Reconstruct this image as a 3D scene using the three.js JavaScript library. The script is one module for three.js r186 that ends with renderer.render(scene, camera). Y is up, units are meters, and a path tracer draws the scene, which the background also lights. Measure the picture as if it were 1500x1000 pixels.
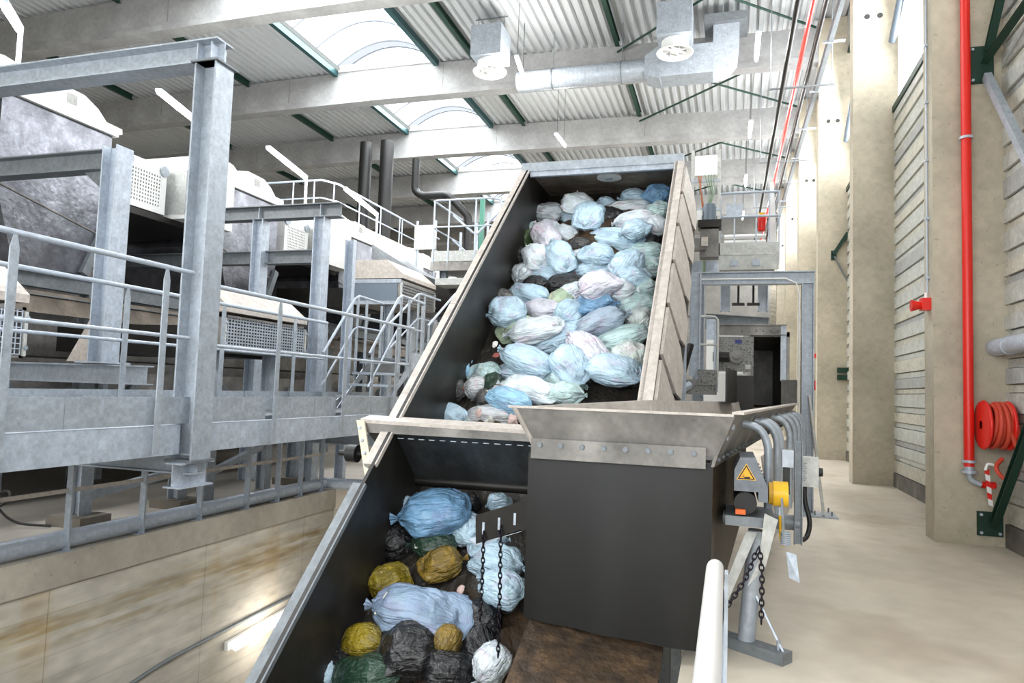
import * as THREE from 'three';
import { mergeGeometries } from 'three/addons/utils/BufferGeometryUtils.js';
import { ImprovedNoise } from 'three/addons/math/ImprovedNoise.js';
import { RectAreaLightUniformsLib } from 'three/addons/lights/RectAreaLightUniformsLib.js';

// ---------------------------------------------------------------- camera, sky, exposure
const scene = new THREE.Scene();
const camera = new THREE.PerspectiveCamera(2 * Math.atan(500 / 1032) * 180 / Math.PI, 1.5, 0.05, 200);
camera.position.set(0, 1.65, 0);
{
  const x = new THREE.Vector3(0.95607, 0.03407, -0.29114), y = new THREE.Vector3(-0.01302, 0.99718, 0.07394), z = new THREE.Vector3(0.29283, -0.0669, 0.95382);
  camera.setRotationFromMatrix(new THREE.Matrix4().makeBasis(x, y, z));
}
const renderer = new THREE.WebGLRenderer();
renderer.toneMapping = THREE.LinearToneMapping;
renderer.toneMappingExposure = 1.06;
renderer.shadowMap.enabled = true;
RectAreaLightUniformsLib.init();
scene.background = new THREE.Color(0xeaf1fa);

const SKY = new THREE.Color(0.93, 0.97, 1.0);
function area(w, h, pos, look, color, intensity) {
  const l = new THREE.RectAreaLight(color, intensity, w, h);
  l.position.set(...pos); l.lookAt(...look); scene.add(l); return l;
}
// the ridge skylights: one opal barrel per roof bay (built below), each with its light just under it
const ORD = ['first', 'second', 'third', 'fourth', 'fifth', 'sixth', 'seventh', 'eighth', 'ninth'];
const FRAMES = [1.9, -3.9, -9.7, -15.5, -21.3, -27.1, -32.9, -38.7, -44.5];     // column and beam lines, 5.8 m apart
for (let i = 0; i < FRAMES.length - 1; i++) {
  const zc = (FRAMES[i] + FRAMES[i + 1]) / 2 - 0.2;
  area(3.6, 4.9, [-11.5, 12.62, zc], [-11.5, 0, zc], SKY, 13);
  // the glazed strip high in the right wall
  area(4.9, 3.6, [3.1, 9.4, zc], [-8, 8.0, zc], SKY, 8);
}

// fill light from an unseen gate, added in the end wall behind the viewer
area(14, 4.4, [-4.3, 3.2, 3.1], [-4.3, 2.6, -20], SKY, 3.6);

// ---------------------------------------------------------------- helpers
const V = (x, y, z) => new THREE.Vector3(x, y, z);
const v3 = p => p.isVector3 ? p : new THREE.Vector3(...p);
let seed = 7;
const rnd = () => { seed = (seed * 1664525 + 1013904223) >>> 0; return seed / 4294967296; };
const rr = (a, b) => a + (b - a) * rnd();
const noise = new ImprovedNoise();
const N3 = (x, y, z) => noise.noise(x, y, z);

function triUV(g) {   // uv in metres from the dominant axis of the face
  const p = g.attributes.position, n = g.attributes.normal, uv = new Float32Array(p.count * 2);
  for (let i = 0; i < p.count; i++) {
    const ax = Math.abs(n.getX(i)), ay = Math.abs(n.getY(i)), az = Math.abs(n.getZ(i));
    let u, w;
    if (ax >= ay && ax >= az) { u = p.getZ(i); w = p.getY(i); } else if (ay >= az) { u = p.getX(i); w = p.getZ(i); } else { u = p.getX(i); w = p.getY(i); }
    uv[2 * i] = u; uv[2 * i + 1] = w;
  }
  g.setAttribute('uv', new THREE.BufferAttribute(uv, 2));
  return g;
}
function fin(g) { if (g.index) g = g.toNonIndexed(); for (const k of Object.keys(g.attributes)) if (!['position', 'normal', 'uv'].includes(k)) g.deleteAttribute(k); return triUV(g); }
function bx(x0, x1, y0, y1, z0, z1) {
  const g = new THREE.BoxGeometry(Math.abs(x1 - x0), Math.abs(y1 - y0), Math.abs(z1 - z0));
  g.translate((x0 + x1) / 2, (y0 + y1) / 2, (z0 + z1) / 2); return fin(g);
}
function frameOf(p, q, up = [0, 1, 0]) {   // matrix whose x runs p -> q, y near up
  const a = v3(p), b = v3(q), x = b.clone().sub(a), L = x.length(); x.normalize();
  let y = v3(up).clone(); if (Math.abs(y.dot(x)) > 0.99) y = V(0, 0, 1);
  const z = x.clone().cross(y).normalize(); y = z.clone().cross(x).normalize();
  return { m: new THREE.Matrix4().makeBasis(x, y, z).setPosition(a.clone().add(b).multiplyScalar(0.5)), L };
}
function bar(p, q, w, h, up) { const { m, L } = frameOf(p, q, up); const g = new THREE.BoxGeometry(L, h, w); g.applyMatrix4(m); return fin(g); }
function rod(p, q, r, seg = 10, r2 = r) {
  const { m, L } = frameOf(p, q); const g = new THREE.CylinderGeometry(r2, r, L, seg); g.rotateZ(-Math.PI / 2); g.applyMatrix4(m); return fin(g);
}
function pipe(pts, r, bend = 0.1, seg = 8) {
  const P = pts.map(v3), path = new THREE.CurvePath(); let last = P[0];
  for (let i = 1; i < P.length - 1; i++) {
    const d0 = P[i - 1].clone().sub(P[i]), d1 = P[i + 1].clone().sub(P[i]);
    const b = Math.min(bend, d0.length() / 2.01, d1.length() / 2.01);
    const s = P[i].clone().add(d0.setLength(b)), e = P[i].clone().add(d1.setLength(b));
    if (s.distanceTo(last) > 1e-4) path.add(new THREE.LineCurve3(last, s));
    path.add(new THREE.QuadraticBezierCurve3(s, P[i], e)); last = e;
  }
  path.add(new THREE.LineCurve3(last, P[P.length - 1]));
  const n = Math.max(2, (P.length - 1) * 8);
  return fin(new THREE.TubeGeometry(path, n, r, seg, false));
}
function ibeam(p, q, h, b, up = [0, 1, 0], tf = 0.016, tw = 0.011) {   // h along up, flanges b wide
  const { m, L } = frameOf(p, q, up);
  const gs = [new THREE.BoxGeometry(L, tf, b), new THREE.BoxGeometry(L, tf, b), new THREE.BoxGeometry(L, h - 2 * tf, tw)];
  gs[0].translate(0, h / 2 - tf / 2, 0); gs[1].translate(0, -h / 2 + tf / 2, 0);
  return mergeGeometries(gs.map(g => fin(g.applyMatrix4(m))));
}
function channel(p, q, h, b, up = [0, 1, 0], t = 0.012, flip = 1) {
  const { m, L } = frameOf(p, q, up);
  const gs = [new THREE.BoxGeometry(L, t, b), new THREE.BoxGeometry(L, t, b), new THREE.BoxGeometry(L, h - 2 * t, t)];
  gs[0].translate(0, h / 2 - t / 2, 0); gs[1].translate(0, -h / 2 + t / 2, 0); gs[2].translate(0, 0, flip * (b / 2 - t / 2));
  return mergeGeometries(gs.map(g => fin(g.applyMatrix4(m))));
}
function prism(pts, d) {   // planar polygon pts (3D), extruded by vector d
  const P = pts.map(v3), D = v3(d), n = V(0, 0, 0);
  for (let i = 0; i < P.length; i++) { const a = P[i], b = P[(i + 1) % P.length]; n.x += (a.y - b.y) * (a.z + b.z); n.y += (a.z - b.z) * (a.x + b.x); n.z += (a.x - b.x) * (a.y + b.y); }
  n.normalize();
  const ux = P[1].clone().sub(P[0]).normalize(), uy = n.clone().cross(ux);
  const tri = THREE.ShapeUtils.triangulateShape(P.map(p => new THREE.Vector2(p.clone().sub(P[0]).dot(ux), p.clone().sub(P[0]).dot(uy))), []);
  const pos = [], flip = D.dot(n) > 0, put = (...v) => v.forEach(p => pos.push(p.x, p.y, p.z)), Q = P.map(p => p.clone().add(D));
  for (const [a, b, c] of tri) { if (flip) { put(P[a], P[c], P[b]); put(Q[a], Q[b], Q[c]); } else { put(P[a], P[b], P[c]); put(Q[a], Q[c], Q[b]); } }
  for (let i = 0; i < P.length; i++) { const j = (i + 1) % P.length; if (flip) { put(P[i], P[j], Q[j]); put(P[i], Q[j], Q[i]); } else { put(P[j], P[i], Q[i]); put(P[j], Q[i], Q[j]); } }
  const g = new THREE.BufferGeometry(); g.setAttribute('position', new THREE.Float32BufferAttribute(pos, 3)); g.computeVertexNormals(); return triUV(g);
}
function disc(c, axis, r, t, seg = 24) { const a = v3(axis).clone().setLength(t / 2), C = v3(c); return rod(C.clone().sub(a), C.clone().add(a), r, seg); }
function bolts(list, axis, r = 0.014, t = 0.014) { return list.map(p => disc(p, axis, r, t, 6)); }

const taken = {};
function numbered(n) { const k = taken[n] = (taken[n] ?? -1) + 1; return k ? `${n}_${String(k).padStart(3, '0')}` : n; }
function mesh(name, geos, m) {
  const g = Array.isArray(geos) ? (geos.length > 1 ? mergeGeometries(geos) : geos[0]) : geos;
  const o = new THREE.Mesh(g, m); o.name = name; o.castShadow = o.receiveShadow = true; return o;
}
const SPLIT = new Set(['bolt', 'leg', 'hinge_knuckle', 'anchor_bolt', 'adjuster', 'tie_bar', 'flight_rail', 'flight_post', 'upper_step', 'bolt_plate', 'shelf', 'frame_beam', 'corner_bolt', 'panel', 'slot', 'rim_joint', 'web_stiffener', 'end_bracket', 'red_strap', 'cross_bearer', 'green_cable', 'copper_cable', 'vent_slot', 'stitch_weld', 'gear_unit', 'cover_frame', 'opening_frame']);
function part(name, geos, m, parent, label) {
  if (Array.isArray(geos) && SPLIT.has(name)) { geos.forEach(g => part(name, g, m, parent, label)); return null; }
  const o = mesh(name, geos, m); parent.add(o); if (label) o.userData.label = label; return o; }
function tag(o, label, category, group, kind) {
  o.userData.label = label; if (category) o.userData.category = category; if (group) o.userData.group = group; if (kind) o.userData.kind = kind; return o;
}
function thing(name, label, category, group, kind) { const o = new THREE.Group(); o.name = numbered(name); scene.add(o); return tag(o, label, category, group, kind); }
function one(name, geos, m, label, category, group, kind) { const o = mesh(numbered(name), geos, m); scene.add(o); settle(o); return tag(o, label, category, group, kind); }
function struct(name, geos, m, label) { return one(name, geos, m, label, 'structure', null, 'structure'); }
const _b = new THREE.Box3();
function settle(o) {   // put the origin at the base of the thing
  _b.setFromObject(o); const c = V((_b.min.x + _b.max.x) / 2, _b.min.y, (_b.min.z + _b.max.z) / 2);
  if (o.isMesh) { o.geometry.translate(-c.x, -c.y, -c.z); o.position.add(c); } else { for (const k of o.children) k.position.sub(c); o.position.add(c); }
  return o;
}

// ---------------------------------------------------------------- textures
function hash(x, y, s) { let h = (x * 374761393 + y * 668265263 + s * 974634777) | 0; h = Math.imul(h ^ (h >>> 13), 1274126177); h ^= h >>> 16; return (h >>> 0) / 4294967296; }
function tnoise(u, v, per, s) {   // tileable value noise
  const x = u * per, y = v * per, xi = Math.floor(x), yi = Math.floor(y), fx = x - xi, fy = y - yi, sx = fx * fx * (3 - 2 * fx), sy = fy * fy * (3 - 2 * fy);
  const w = k => ((k % per) + per) % per, a = hash(w(xi), w(yi), s), b = hash(w(xi + 1), w(yi), s), c = hash(w(xi), w(yi + 1), s), d = hash(w(xi + 1), w(yi + 1), s);
  return a + (b - a) * sx + (c - a) * sy + (a - b - c + d) * sx * sy;
}
function fbm(u, v, per, oct, s) { let t = 0, a = 0.5, n = 0; for (let i = 0; i < oct; i++) { t += a * tnoise(u, v, per, s + i); n += a; a *= 0.5; per *= 2; } return t / n; }
function tex(size, fn, rep, srgb = true, h = size) {
  const d = new Uint8Array(size * h * 4);
  for (let j = 0; j < h; j++) for (let i = 0; i < size; i++) { const c = fn(i / size, j / h), k = 4 * (j * size + i); d[k] = Math.max(0, Math.min(255, 255 * c[0])); d[k + 1] = Math.max(0, Math.min(255, 255 * c[1])); d[k + 2] = Math.max(0, Math.min(255, 255 * c[2])); d[k + 3] = 255; }
  const t = new THREE.DataTexture(d, size, h); t.wrapS = t.wrapT = THREE.RepeatWrapping; t.magFilter = t.minFilter = THREE.LinearFilter;
  if (srgb) t.colorSpace = THREE.SRGBColorSpace; t.repeat.set(1 / rep, 1 / rep); t.needsUpdate = true; return t;
}
const g1 = v => [v, v, v];
const T = {
  concrete: tex(512, (u, v) => { const a = fbm(u, v, 4, 5, 1), b = fbm(u, v, 32, 3, 9), p = tnoise(u, v, 96, 40) > 0.93 ? -0.10 : 0; const t = 0.86 + 0.2 * (a - 0.5) + 0.1 * (b - 0.5) + p; return [t, t * 0.995, t * 0.985]; }, 2.6),
  floor: tex(1024, (u, v) => { const a = fbm(u, v, 3, 6, 61), b = fbm(u, v, 40, 3, 69), s = Math.max(0, fbm(u * 1, v * 1, 6, 4, 77) - 0.56) * 0.9; const t = 0.88 + 0.16 * (a - 0.5) + 0.08 * (b - 0.5) - s * 0.5; return [t, t * (1 - s * 0.12), t * (1 - s * 0.3)]; }, 6),
  galv: tex(512, (u, v) => { const a = fbm(u, v, 24, 3, 21), b = fbm(u, v, 5, 4, 27), c = tnoise(u, v, 60, 33); const t = 0.86 + 0.16 * (a - 0.5) + 0.14 * (b - 0.5) + 0.05 * (c - 0.5); return [t * 0.985, t, t * 1.01]; }, 0.9),
  worn: tex(512, (u, v) => { const a = fbm(u, v, 6, 5, 51), b = fbm(u * 1, v, 40, 2, 55), s = tnoise(u * 3, v, 8, 58); const t = 0.8 + 0.42 * (a - 0.5) + 0.12 * (b - 0.5) + (s > 0.8 ? 0.04 : 0); return [t, t * 0.985, t * 0.96]; }, 1.3),
  muck: tex(512, (u, v) => { const a = fbm(u, v, 10, 5, 81), b = fbm(u, v, 60, 3, 85); const t = 0.62 + 0.9 * (a - 0.4) * b * 1.6; return [t, t * 0.9, t * 0.76]; }, 0.8),
  speck: tex(256, (u, v) => { const b = tnoise(u, v, 44, 85), a = fbm(u, v, 6, 3, 2); return g1((b > 0.74 ? 0.55 : 0.85) + 0.12 * (a - 0.5)); }, 0.5),
  bump: tex(512, (u, v) => g1(fbm(u, v, 12, 5, 91)), 0.7, false),
};
// thin film: creases for bump, tinted blotches of what shows through for colour
function tn2(u, v, pu, pv, s) { const x = u * pu, y = v * pv, xi = Math.floor(x), yi = Math.floor(y), fx = x - xi, fy = y - yi, sx = fx * fx * (3 - 2 * fx), sy = fy * fy * (3 - 2 * fy), w = (k, p) => ((k % p) + p) % p, h = (a, b) => hash(w(a, pu), w(b, pv), s), a = h(xi, yi), b = h(xi + 1, yi), c = h(xi, yi + 1), d = h(xi + 1, yi + 1); return a + (b - a) * sx + (c - a) * sy + (a - b - c + d) * sx * sy; }
const ridge2 = (u, v, pu, pv, s) => { let t = 0, a = 0.55, n = 0; for (let i = 0; i < 4; i++) { t += a * Math.pow(1 - Math.abs(2 * tn2(u + 0.04 * tn2(u, v, 6, 6, s + 50), v, pu, pv, s + i) - 1), 2.5); n += a; a *= 0.55; pu *= 2; pv *= 2; } return t / n; };
T.crease = tex(512, (u, v) => g1(0.7 * ridge2(u, v, 9, 3, 141) + 0.3 * ridge2(u, v, 5, 7, 151)), 1, false);
// stained shuttered concrete of the pit: board lines, ochre run-off below the ledge, rust runs
T.pit = tex(1024, (u, v) => {
  const y = v * 3.2, a = fbm(u, v, 5, 5, 101), b = fbm(u, v, 48, 2, 105), board = Math.abs(((y * 5.2) % 1) - 0.5) > 0.47 ? -0.05 : 0;
  const band = Math.exp(-Math.pow((y - 2.55 - 0.14 * (fbm(u, 0.3, 8, 3, 111) - 0.5)) / 0.22, 2)), ochre = band * Math.max(0, 0.6 * tn2(u, v, 7, 40, 121) + 0.4 * tn2(u, v, 30, 120, 127) - 0.3) * 1.35;
  const run = Math.max(0, tnoise(u, 0.1, 40, 131) - 0.8) * 4 * Math.max(0, Math.min(1, (y - 1.2) / 1.2)) * fbm(u, v, 30, 3, 133);
  const joint = Math.abs(((u * 8) % 2) - 1) < 0.006 ? -0.16 : 0;
  const t = 0.84 + 0.09 * (tn2(u, v, 14, 40, 137) - 0.5) + 0.22 * (a - 0.5) + 0.12 * (b - 0.5) + board + joint;
  return [t - 0.22 * ochre - 0.03 * run, t - 0.3 * ochre - 0.1 * run, t - 0.46 * ochre - 0.2 * run];
}, 1);
T.pit.repeat.set(1 / 8, 1 / 3.2);
T.film = tex(512, (u, v) => {
  const w = fbm(u, v, 4, 4, 171), p = fbm(u, v, 5, 3, 181), g = fbm(u, v, 6, 3, 191), c = 1 - Math.abs(2 * fbm(u, v, 6, 4, 141) - 1), q = Math.max(0, p - 0.6) * 1.7, k = Math.max(0, g - 0.62) * 1.4, l = Math.max(0, w - 0.5) * 1.3, d = Math.max(0, 0.42 - w) * 1.3;
  const t = 0.92 + 0.1 * (c - 0.6) + l * 0.3 - d * 0.4;
  return [t + l * 0.12 + q * 0.08 - k * 0.08, t - q * 0.12 + l * 0.08 + k * 0.02, t - q * 0.06 - k * 0.08 + l * 0.02];
}, 1);
T.dull = tex(256, (u, v) => { const a = fbm(u, v, 5, 4, 201), c = 1 - Math.abs(2 * fbm(u, v, 6, 4, 211) - 1); return g1(0.72 + 0.35 * (a - 0.5) + 0.2 * (c - 0.6)); }, 1);

function mat(color, rough = 0.6, metal = 0, map = null, extra = {}) {
  return new THREE.MeshStandardMaterial({ color: new THREE.Color(color), roughness: rough, metalness: metal, map, ...extra });
}
const M = {
  concrete: mat('#d6cdb9', 0.9, 0, T.concrete), beam: mat('#b0b1b2', 0.9, 0, T.concrete), floor: mat('#e6dac8', 0.5, 0, T.floor, { bumpMap: T.bump, bumpScale: 0.001 }), pit: mat('#dfd8ca', 0.92, 0, T.pit), curb: mat('#c6beb0', 0.9, 0, T.concrete), pad: mat('#8b8378', 0.9, 0, T.concrete),
  roof: mat('#b6b9ba', 0.6, 0, null), galv: mat('#c4cad2', 0.42, 0.25, T.galv), galvPale: mat('#d6dde8', 0.42, 0.2, T.galv), galvDark: mat('#8f9396', 0.5, 0.3, T.galv), steel: mat('#9a9896', 0.45, 0.35, T.worn), grey: mat('#a3a1a0', 0.5, 0.15, T.worn), darkSteel: mat('#343230', 0.45, 0.5, T.worn),
  blackRubber: mat('#2c2a29', 0.5, 0.1, T.worn), trough: mat('#3a3836', 0.42, 0.3, T.worn), beige: mat('#e0d2c6', 0.5, 0, T.galv), white: mat('#eeeeec', 0.45, 0, null), cream: mat('#e4e1da', 0.5, 0, T.galv), siding: mat('#e6e4da', 0.45, 0.1, T.galv), sidingWarm: mat('#ebe4d2', 0.45, 0.1, T.galv), sidingGrey: mat('#cccbc6', 0.45, 0.1, T.galv),
  green: mat('#16382c', 0.5, 0.2), greenBlue: mat('#1d4446', 0.5, 0.2), red: mat('#dc2216', 0.35, 0), redHose: mat('#c8452f', 0.6, 0), black: mat('#191919', 0.5, 0.1), yellow: mat('#e8b416', 0.4, 0), orange: mat('#d8631e', 0.5, 0), blueGrey: mat('#6e7a86', 0.4, 0.2), copper: mat('#a06a4c', 0.5, 0.3), greenWire: mat('#5d9a52', 0.6, 0), plateSteel: mat('#868a96', 0.27, 0.85, T.worn, { bumpMap: T.bump, bumpScale: 0.003 }), brass: mat('#d6cdb8', 0.4, 0.5),
  muck: mat('#5f5142', 0.65, 0.05, T.muck, { bumpMap: T.bump, bumpScale: 0.02 }), sludge: mat('#3f3a35', 0.4, 0.1, T.worn, { bumpMap: T.bump, bumpScale: 0.03 }), planks: mat('#a89d93', 0.7, 0.1, T.worn), speck: mat('#9b9a96', 0.55, 0.2, T.speck), chain: mat('#2c2830', 0.35, 0.8), wire: mat('#2a2926', 0.6, 0), pane: mat('#f2f6fa', 0.6, 0),
};

// ================================================================ THE HALL
const WX = 3.15, LX = -30, ZN = 3.2, ZF = -44.5;
// floor slabs round the pit
struct('floor', [bx(-0.25, WX + 0.3, -0.3, 0, ZF, ZN), bx(-5.8, -0.25, -0.3, 0, ZF, -9.8)], M.floor, 'pale beige concrete floor of the aisle and beyond the pit');
struct('floor', bx(LX, -5.8, -0.3, 0, ZF, ZN), mat('#cbc2b6', 0.8, 0, T.floor), 'grey dusty concrete floor under the machines left of the pit');
// pit
struct('floor', bx(-5.8, -0.25, -3.5, -3.2, -9.8, ZN), M.curb, 'bottom of the concrete pit');
{
  const w = bx(-6.1, -5.8, -3.2, -0.27, -9.8, ZN); struct('wall_pit_left', w, M.pit, 'stained board-marked concrete side wall of the pit');
  struct('wall_pit_far', bx(-5.8, -0.25, -3.2, -0.3, -10.1, -9.8), M.pit, 'far concrete end wall of the pit');
  struct('wall_pit_right', bx(-0.25, 0.05, -3.2, -0.3, -9.8, ZN), M.pit, 'right concrete side wall of the pit under the aisle');
  struct('trim_1', bx(-5.8, -5.775, -0.28, 0.012, -9.8, ZN), M.curb, 'pale plain concrete band along the pit edge');
}
// left, far and near walls
struct('wall_left', bx(LX - 0.3, LX, 0, 13.2, ZF, ZN), M.concrete, 'concrete wall on the far left side of the hall');
struct('wall_far', bx(LX, WX + 0.3, 0, 13.2, ZF - 0.3, ZF), mat('#9a9893', 0.9, 0, T.concrete), 'grey end wall of the hall');
struct('wall_near', [bx(LX, -11.4, -3.5, 13.2, ZN, ZN + 0.3), bx(2.9, WX + 0.3, -3.5, 13.2, ZN, ZN + 0.3), bx(-11.4, 2.9, -3.5, 0.9, ZN, ZN + 0.3), bx(-11.4, 2.9, 5.5, 13.2, ZN, ZN + 0.3)], M.concrete, 'end wall of the hall at the back of the viewer');

{
  const t = thing('window_8', 'added glazed gate in the unseen end wall, giving fill light from behind the viewer', 'window', null, 'structure');  // unseen gate, added to brighten the surfaces that face the camera
  for (let k = 0; k < 5; k++) part('window_pane', bx(-11.35 + k * 2.85, -8.58 + k * 2.85, 0.95, 5.45, ZN + 0.1, ZN + 0.13), new THREE.MeshStandardMaterial({ color: '#f4f8fc', emissive: new THREE.Color(0.95, 0.98, 1), emissiveIntensity: 1.2, roughness: 0.5 }), t);
  for (let k = 0; k < 6; k++) part('mullion', bx(-11.43 + k * 2.85, -11.35 + k * 2.85, 0.9, 5.5, ZN + 0.02, ZN + 0.2), M.galv, t);
  settle(t);
}

// right wall: base strip, boards, columns, high glazing
const bay = (i) => [FRAMES[i] - 0.4, FRAMES[i + 1]];
struct('wall_right', [bx(WX + 0.12, WX + 0.3, 0, 7.5, ZF, ZN), bx(WX, WX + 0.3, 11.55, 13.2, ZF, ZN)], M.sidingGrey, 'light wall core behind the horizontal siding boards');
struct('baseboard_right', bx(WX - 0.02, WX + 0.12, 0, 0.27, ZF, ZN), mat('#8d8a84', 0.7, 0.1, T.worn), 'dark grey plinth strip along the foot of the right wall');
{
  const heights = [0.24, 0.1, 0.19, 0.11];
  for (let i = 1; i < 6; i++) {
    const [za, zb] = bay(i), t = thing('wall_siding', `bay ${['', 'next to the viewer', 'with the hose reel column at its near end', 'third along the right wall', 'fourth along the right wall', 'farthest seen along the right wall'][i]} of pale horizontal metal siding boards`, 'wall', null, 'structure');
    let y = 0.28, k = 0;
    const zm = (za + zb) / 2;
    while (y < 7.4) {
      const h = Math.min(heights[k % 4], 7.48 - y), deep = k % 4 === 1 || k % 4 === 3 ? 0.035 : 0;
      const b = part('siding_board', bx(WX + deep, WX + 0.12, y + 0.006, y + h - 0.006, za, zb), k % 7 === 3 ? M.sidingGrey : k % 3 ? M.siding : M.sidingWarm, t);
      y += h; k++;
    }
    settle(t);
  }
}
for (let i = 1; i < FRAMES.length; i++) {
  const z = FRAMES[i], c = thing('concrete_column', ['', 'concrete column beside the viewer', 'beige concrete column carrying the red pipe and hose reel', 'second beige concrete column along the right wall, with two round holes high up', 'third concrete column along the right wall with green brackets', 'fourth concrete column along the right wall', 'fifth concrete column along the right wall', 'sixth concrete column along the right wall', 'last concrete column at the end wall'][i], 'column', null, 'structure');
  part('shaft', bx(2.4, WX + 0.3, 0, 12.6, z - 0.4, z), M.concrete, c);
  if (i >= 3) for (const x of [2.66, 2.9]) part('sleeve_hole_shade', disc([x, 9.55, z], [0, 0, 1], 0.055, 0.006, 16), M.black, c);  // black discs on the face stand in for shade inside the sleeve holes
  settle(c);
}
// high glazing: pane pairs with a green sill rail and a brace
for (let i = 1; i < 7; i++) {
  const [za, zb] = bay(i), t = thing(`window_${i}`, `bright strip window high in the right wall, ${['first', 'second', 'third', 'fourth', 'fifth', 'sixth'][i - 1]} bay from the viewer`, 'window', null, 'structure');
  const zm = (za + zb) / 2;
  for (const [a, b] of [[za, zm + 0.03], [zm - 0.03, zb]]) part('window_pane', bx(WX + 0.08, WX + 0.1, 7.6, 11.5, b, a), new THREE.MeshStandardMaterial({ color: '#f4f8fc', emissive: new THREE.Color(0.95, 0.98, 1.0), emissiveIntensity: 1.35, roughness: 0.5 }), t);
  part('sill_rail', bx(WX - 0.03, WX + 0.12, 7.48, 7.6, zb, za), M.green, t);
  part('mullion', bx(WX + 0.04, WX + 0.12, 7.6, 11.5, zm - 0.03, zm + 0.03), M.galvPale, t);
  part('head_rail', bx(WX, WX + 0.12, 11.5, 11.6, zb, za), M.green, t);
  part('brace', rod([WX - 0.06, 8.9, zb + 0.15], [WX - 0.06, 11.4, za - 1.4], 0.07, 10), M.blueGrey, t, 'blue-grey tubular brace across the window');
  settle(t);
}

// roof: corrugated sheets running along the hall, one object per bay
{
  const rib = (x0, x1, y0) => { const pts = []; let x = x0; const p = 0.28; while (x < x1 - 0.01) { pts.push([x, y0], [x + 0.1, y0], [x + 0.14, y0 + 0.09], [x + 0.24, y0 + 0.09]); x += p; } pts.push([x1, y0]); return pts; };
  const sheet = (x0, x1, za, zb) => {
    const pts = rib(x0, x1, 12.62), pos = []; const put = (...v) => v.forEach(p => pos.push(...p));
    for (let i = 0; i < pts.length - 1; i++) {
      const [ax, ay] = pts[i], [cx, cy] = pts[i + 1];
      for (const [d, f] of [[0, 0], [0.05, 1]]) {
        const a = [ax, ay + d, za], b = [cx, cy + d, za], c = [cx, cy + d, zb], e = [ax, ay + d, zb];
        if (f) put(a, b, c, a, c, e); else put(a, c, b, a, e, c);
      }
    }
    const g = new THREE.BufferGeometry(); g.setAttribute('position', new THREE.Float32BufferAttribute(pos, 3)); g.computeVertexNormals(); return triUV(g);
  };
  for (let i = 0; i < FRAMES.length - 1; i++) {
    const za = FRAMES[i], zb = FRAMES[i + 1];
    struct('ceiling', [sheet(LX, -13.4, za, zb), sheet(-9.6, WX + 0.3, za, zb)], M.roof, `white ribbed sheet roof in the ${ORD[i]} bay from the viewer`);
  }
}
// closing skin above the ribbed sheets
struct('ceiling', [bx(LX, -13.4, 12.8, 12.95, ZF, ZN), bx(-9.6, WX + 0.3, 12.8, 12.95, ZF, ZN)], M.grey, 'outer roof skin above the ribbed sheets');
// concrete beams with a slight ridge, 1.15 m deep
for (let i = 1; i < FRAMES.length; i++) {
  const z = FRAMES[i] - 0.02;
  const top = (x) => x < -11.5 ? 12.6 - 0.012 * (-11.5 - x) : 12.6 - 0.016 * (x + 11.5);
  const P = [[LX, top(LX) - 1.12], [-11.5, 11.46], [2.4, top(2.4) - 1.05], [2.4, top(2.4)], [-11.5, 12.6], [LX, top(LX)]];
  const b = thing('roof_beam', `pale concrete roof beam, ${ORD[i - 1]} from the viewer`, 'beam', null, 'structure');
  part('web', prism(P.map(([x, y]) => [x, y, z]), [0, 0, -0.36]), M.beam, b);
  part('lower_flange', prism(P.slice(0, 3).concat([[2.4, top(2.4) - 0.88], [-11.5, 11.64], [LX, top(LX) - 0.94]]).map(([x, y]) => [x, y - 0.001, z + 0.05]), [0, 0, -0.46]), M.beam, b);
  for (const x of [-21, -15.3, -9.3, -3.2]) part('joint_line', bx(x - 0.012, x + 0.012, 11.66, top(x) - 0.03, z, z + 0.004), M.grey, b);
  settle(b);
}
// skylights with green edge bars, opal barrel and bowed ribs
for (let i = 1; i < FRAMES.length - 1; i++) {
  const za = FRAMES[i] - 0.4, zb = FRAMES[i + 1] + 0.05, zm = (za + zb) / 2;
  const s = thing('skylight', `white barrel skylight beyond the ${ORD[i - 1]} roof beam`, 'skylight', null, 'structure');
  const arcY = x => 12.8 + 0.75 * (1 - Math.pow((x + 11.5) / 1.9, 2));
  for (const [a, b] of [[za, zm], [zm, zb]]) {
    const pos = []; for (let k = 0; k < 16; k++) { const x0 = -13.4 + k * 0.2375, x1 = x0 + 0.2375, q = [[x0, arcY(x0), a], [x1, arcY(x1), a], [x1, arcY(x1), b], [x0, arcY(x0), b]]; for (const t of [0, 2, 1, 0, 3, 2]) pos.push(...q[t]); }
    const g = new THREE.BufferGeometry(); g.setAttribute('position', new THREE.Float32BufferAttribute(pos, 3)); g.computeVertexNormals(); triUV(g);
    part('skylight_pane', g, new THREE.MeshStandardMaterial({ color: '#f6f9fd', emissive: new THREE.Color(0.95, 0.98, 1), emissiveIntensity: 1.3, roughness: 0.4, side: THREE.DoubleSide }), s);
  }
  for (let k = 0; k <= 4; k++) {
    const z = za + (zb - za) * k / 4; const pts = []; for (let q = 0; q <= 12; q++) { const x = -13.35 + q * 0.308; pts.push([x, arcY(x) - 0.03, z]); }
    part('bowed_rib', pipe(pts, 0.025, 0.05, 6), M.galv, s);
  }
  for (const x of [-13.45, -9.6]) part('edge_bar', bx(x, x + 0.16, 12.42, 12.62, zb, za), M.greenBlue, s, 'dark green edge bar of the skylight');
  part('end_upstand', bx(-13.4, -9.6, 12.6, 12.84, zb - 0.12, zb - 0.04), M.white, s);
  settle(s);
}
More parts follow.
